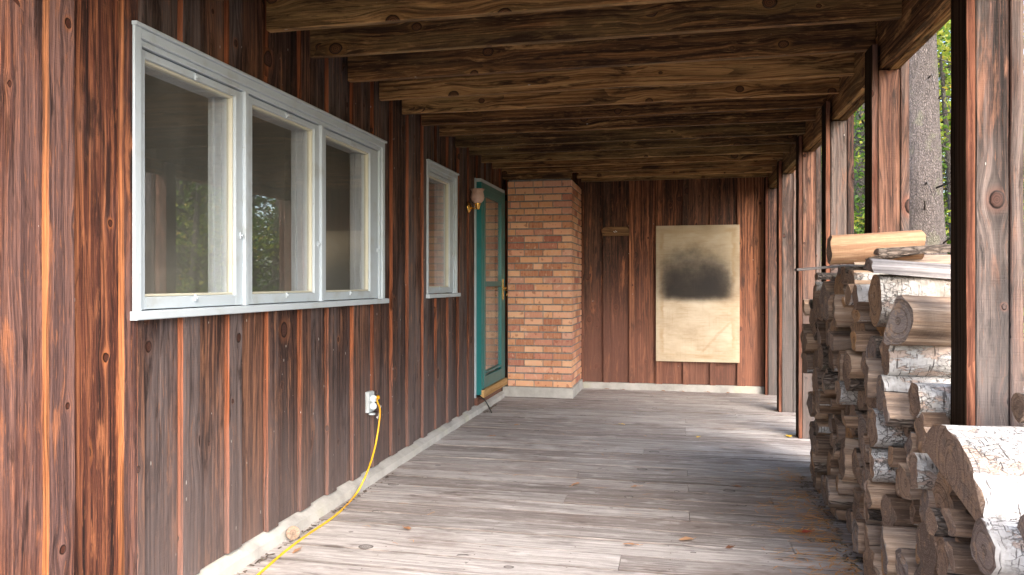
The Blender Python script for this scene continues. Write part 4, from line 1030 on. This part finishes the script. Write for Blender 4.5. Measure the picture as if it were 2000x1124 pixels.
def protos():
    res = []
    for (t, f), mt, ml, nm, cat_ in ((decid(9, 2.6, 75, 75, .055), 'trunk', 'leafy', 'autumn_tree', 'tree'), (decid(6.5, 2., 60, 75, .045), 'trunk', 'leafy', 'autumn_tree', 'tree'),
                      (conif(11, 2.3, .11), 'trunk', 'needles', 'conifer_tree', 'tree'), (conif(7, 1.7, .09), 'trunk', 'needles', 'conifer_tree', 'tree')):
        root = empty(nm, (0, 0, -.8)); t.build('trunk', M[mt], root); f.build('crown', M[ml], root); res.append(root)
    return res
PR = protos(); used = [False]*4
def place(k, x, y, rz, s, label):
    r0 = PR[k]
    if used[k]:
        o = r0.copy(); C.objects.link(o)
        for ch_ in r0.children: d = ch_.copy(); C.objects.link(d); d.parent = o
    else: o = r0; used[k] = True
    o.location = (x, y, -.8); o.rotation_euler = (0, 0, rz); o.scale = (s, s, s)
    tag(o, label, 'tree', 'forest trees beyond the porch'); return o
# the big spruce just outside
sp = empty('spruce_tree', (2.27, 7.67, -.8), 'thick rough barked spruce trunk with broken twigs, just outside the posts', 'tree', 'forest trees beyond the porch')
t = trunk_mesh(13, .20, .075, (-.25, .3), 28, 60, .05)
t.build('trunk', M['spruce'], sp)
for i in range(26):
    z = fr.uniform(2.2, 4.8); a = fr.uniform(0, 6.28); d = Vector((math.cos(a), math.sin(a), fr.uniform(-.2, .5))); c = MB(); L = fr.uniform(.08, .25) if i < 16 else fr.uniform(.5, 1.1)
    p0 = Vector((-.02*z, .02*z, z))+d*.14; c.tube([p0, p0+d*L*.5+Vector((0, 0, .03)), p0+d*L+Vector((fr.uniform(-.1, .1), 0, fr.uniform(-.2, .1)))], [.009, .006, .002], 6); c.build('twig', M['trunk'], sp)
_, f = conif(8, 2.6, .11)
f.v = [(x-.2, y+.2, z+5.2) for (x, y, z) in f.v]
f.build('crown', M['needles'], sp)
kl = ['tall yellow green leafed tree', 'low bushy tree with yellow leaves', 'tall dark green conifer', 'small green conifer']
n_ = 0
def dirpt(u, d):   # point at picture column u, depth d
    r_ = ray(u, 553); return r_.x*d, r_.y*d
spots = [(1690, 11, 1, .9), (1735, 9.5, 1, .75), (1625, 13, 3, .9), (1660, 16, 0, 1.), (1760, 15, 2, 1.), (1780, 18, 0, 1.), (1885, 9, 1, .8), (1990, 10, 3, .9), (1650, 22, 2, 1.1), (1715, 22, 0, 1.2), (1840, 13, 0, .9), (1950, 14, 2, 1.), (1600, 20, 0, 1.1), (1800, 26, 2, 1.2), (1700, 30, 0, 1.4), (1640, 34, 2, 1.4)]
for (u, d, k, s) in spots:
    x, y = dirpt(u, d); w_ = 'seen left of the spruce trunk' if u < 1785 else 'seen right of the spruce trunk'
    dd = 'close' if d < 12 else ('in the middle distance' if d < 20 else 'far back')
    place(k, x, y, fr.uniform(0, 6.28), s, f'{kl[k]} {dd}, {w_}')
for i in range(62):
    a = R(fr.uniform(-38, 66)); d = fr.uniform(11, 34)     # angle from +X towards +Y
    x, y = 1+d*math.cos(a), 2+d*math.sin(a)
    k = fr.choice([0, 1, 2, 3, 0, 2]); s = fr.uniform(.8, 1.3)
    dd = 'close' if d < 15 else ('in the middle distance' if d < 24 else 'far back')
    place(k, x, y, fr.uniform(0, 6.28), s, f'{kl[k]} {dd} in the wood beside the porch')
# slim bare trunks in the wood
tm = trunk_mesh(14, .13, .05, (.2, 0), 12, 20).build('trunk', M['trunk'])
first = True
for (u, d) in ((1772, 15), (1700, 19), (1668, 14), (1745, 25), (1635, 24), (1790, 30), (1995, 16), (1880, 20)):
    x, y = dirpt(u, d)
    o = tm if first else tm.copy()
    if not first: C.objects.link(o)
    first = False; o.name = 'bare_trunk'; o.location = (x, y, -.8); o.rotation_euler = (fr.uniform(-.03, .03), fr.uniform(-.03, .03), fr.uniform(0, 6)); s = fr.uniform(.8, 1.2); o.scale = (s, s, 1)
    tag(o, f"slim grey trunk {'left' if u < 1785 else 'right'} of the big spruce, {'near' if d < 16 else ('farther off' if d < 22 else 'deep in the wood')}", 'tree', 'bare trunks in the wood')
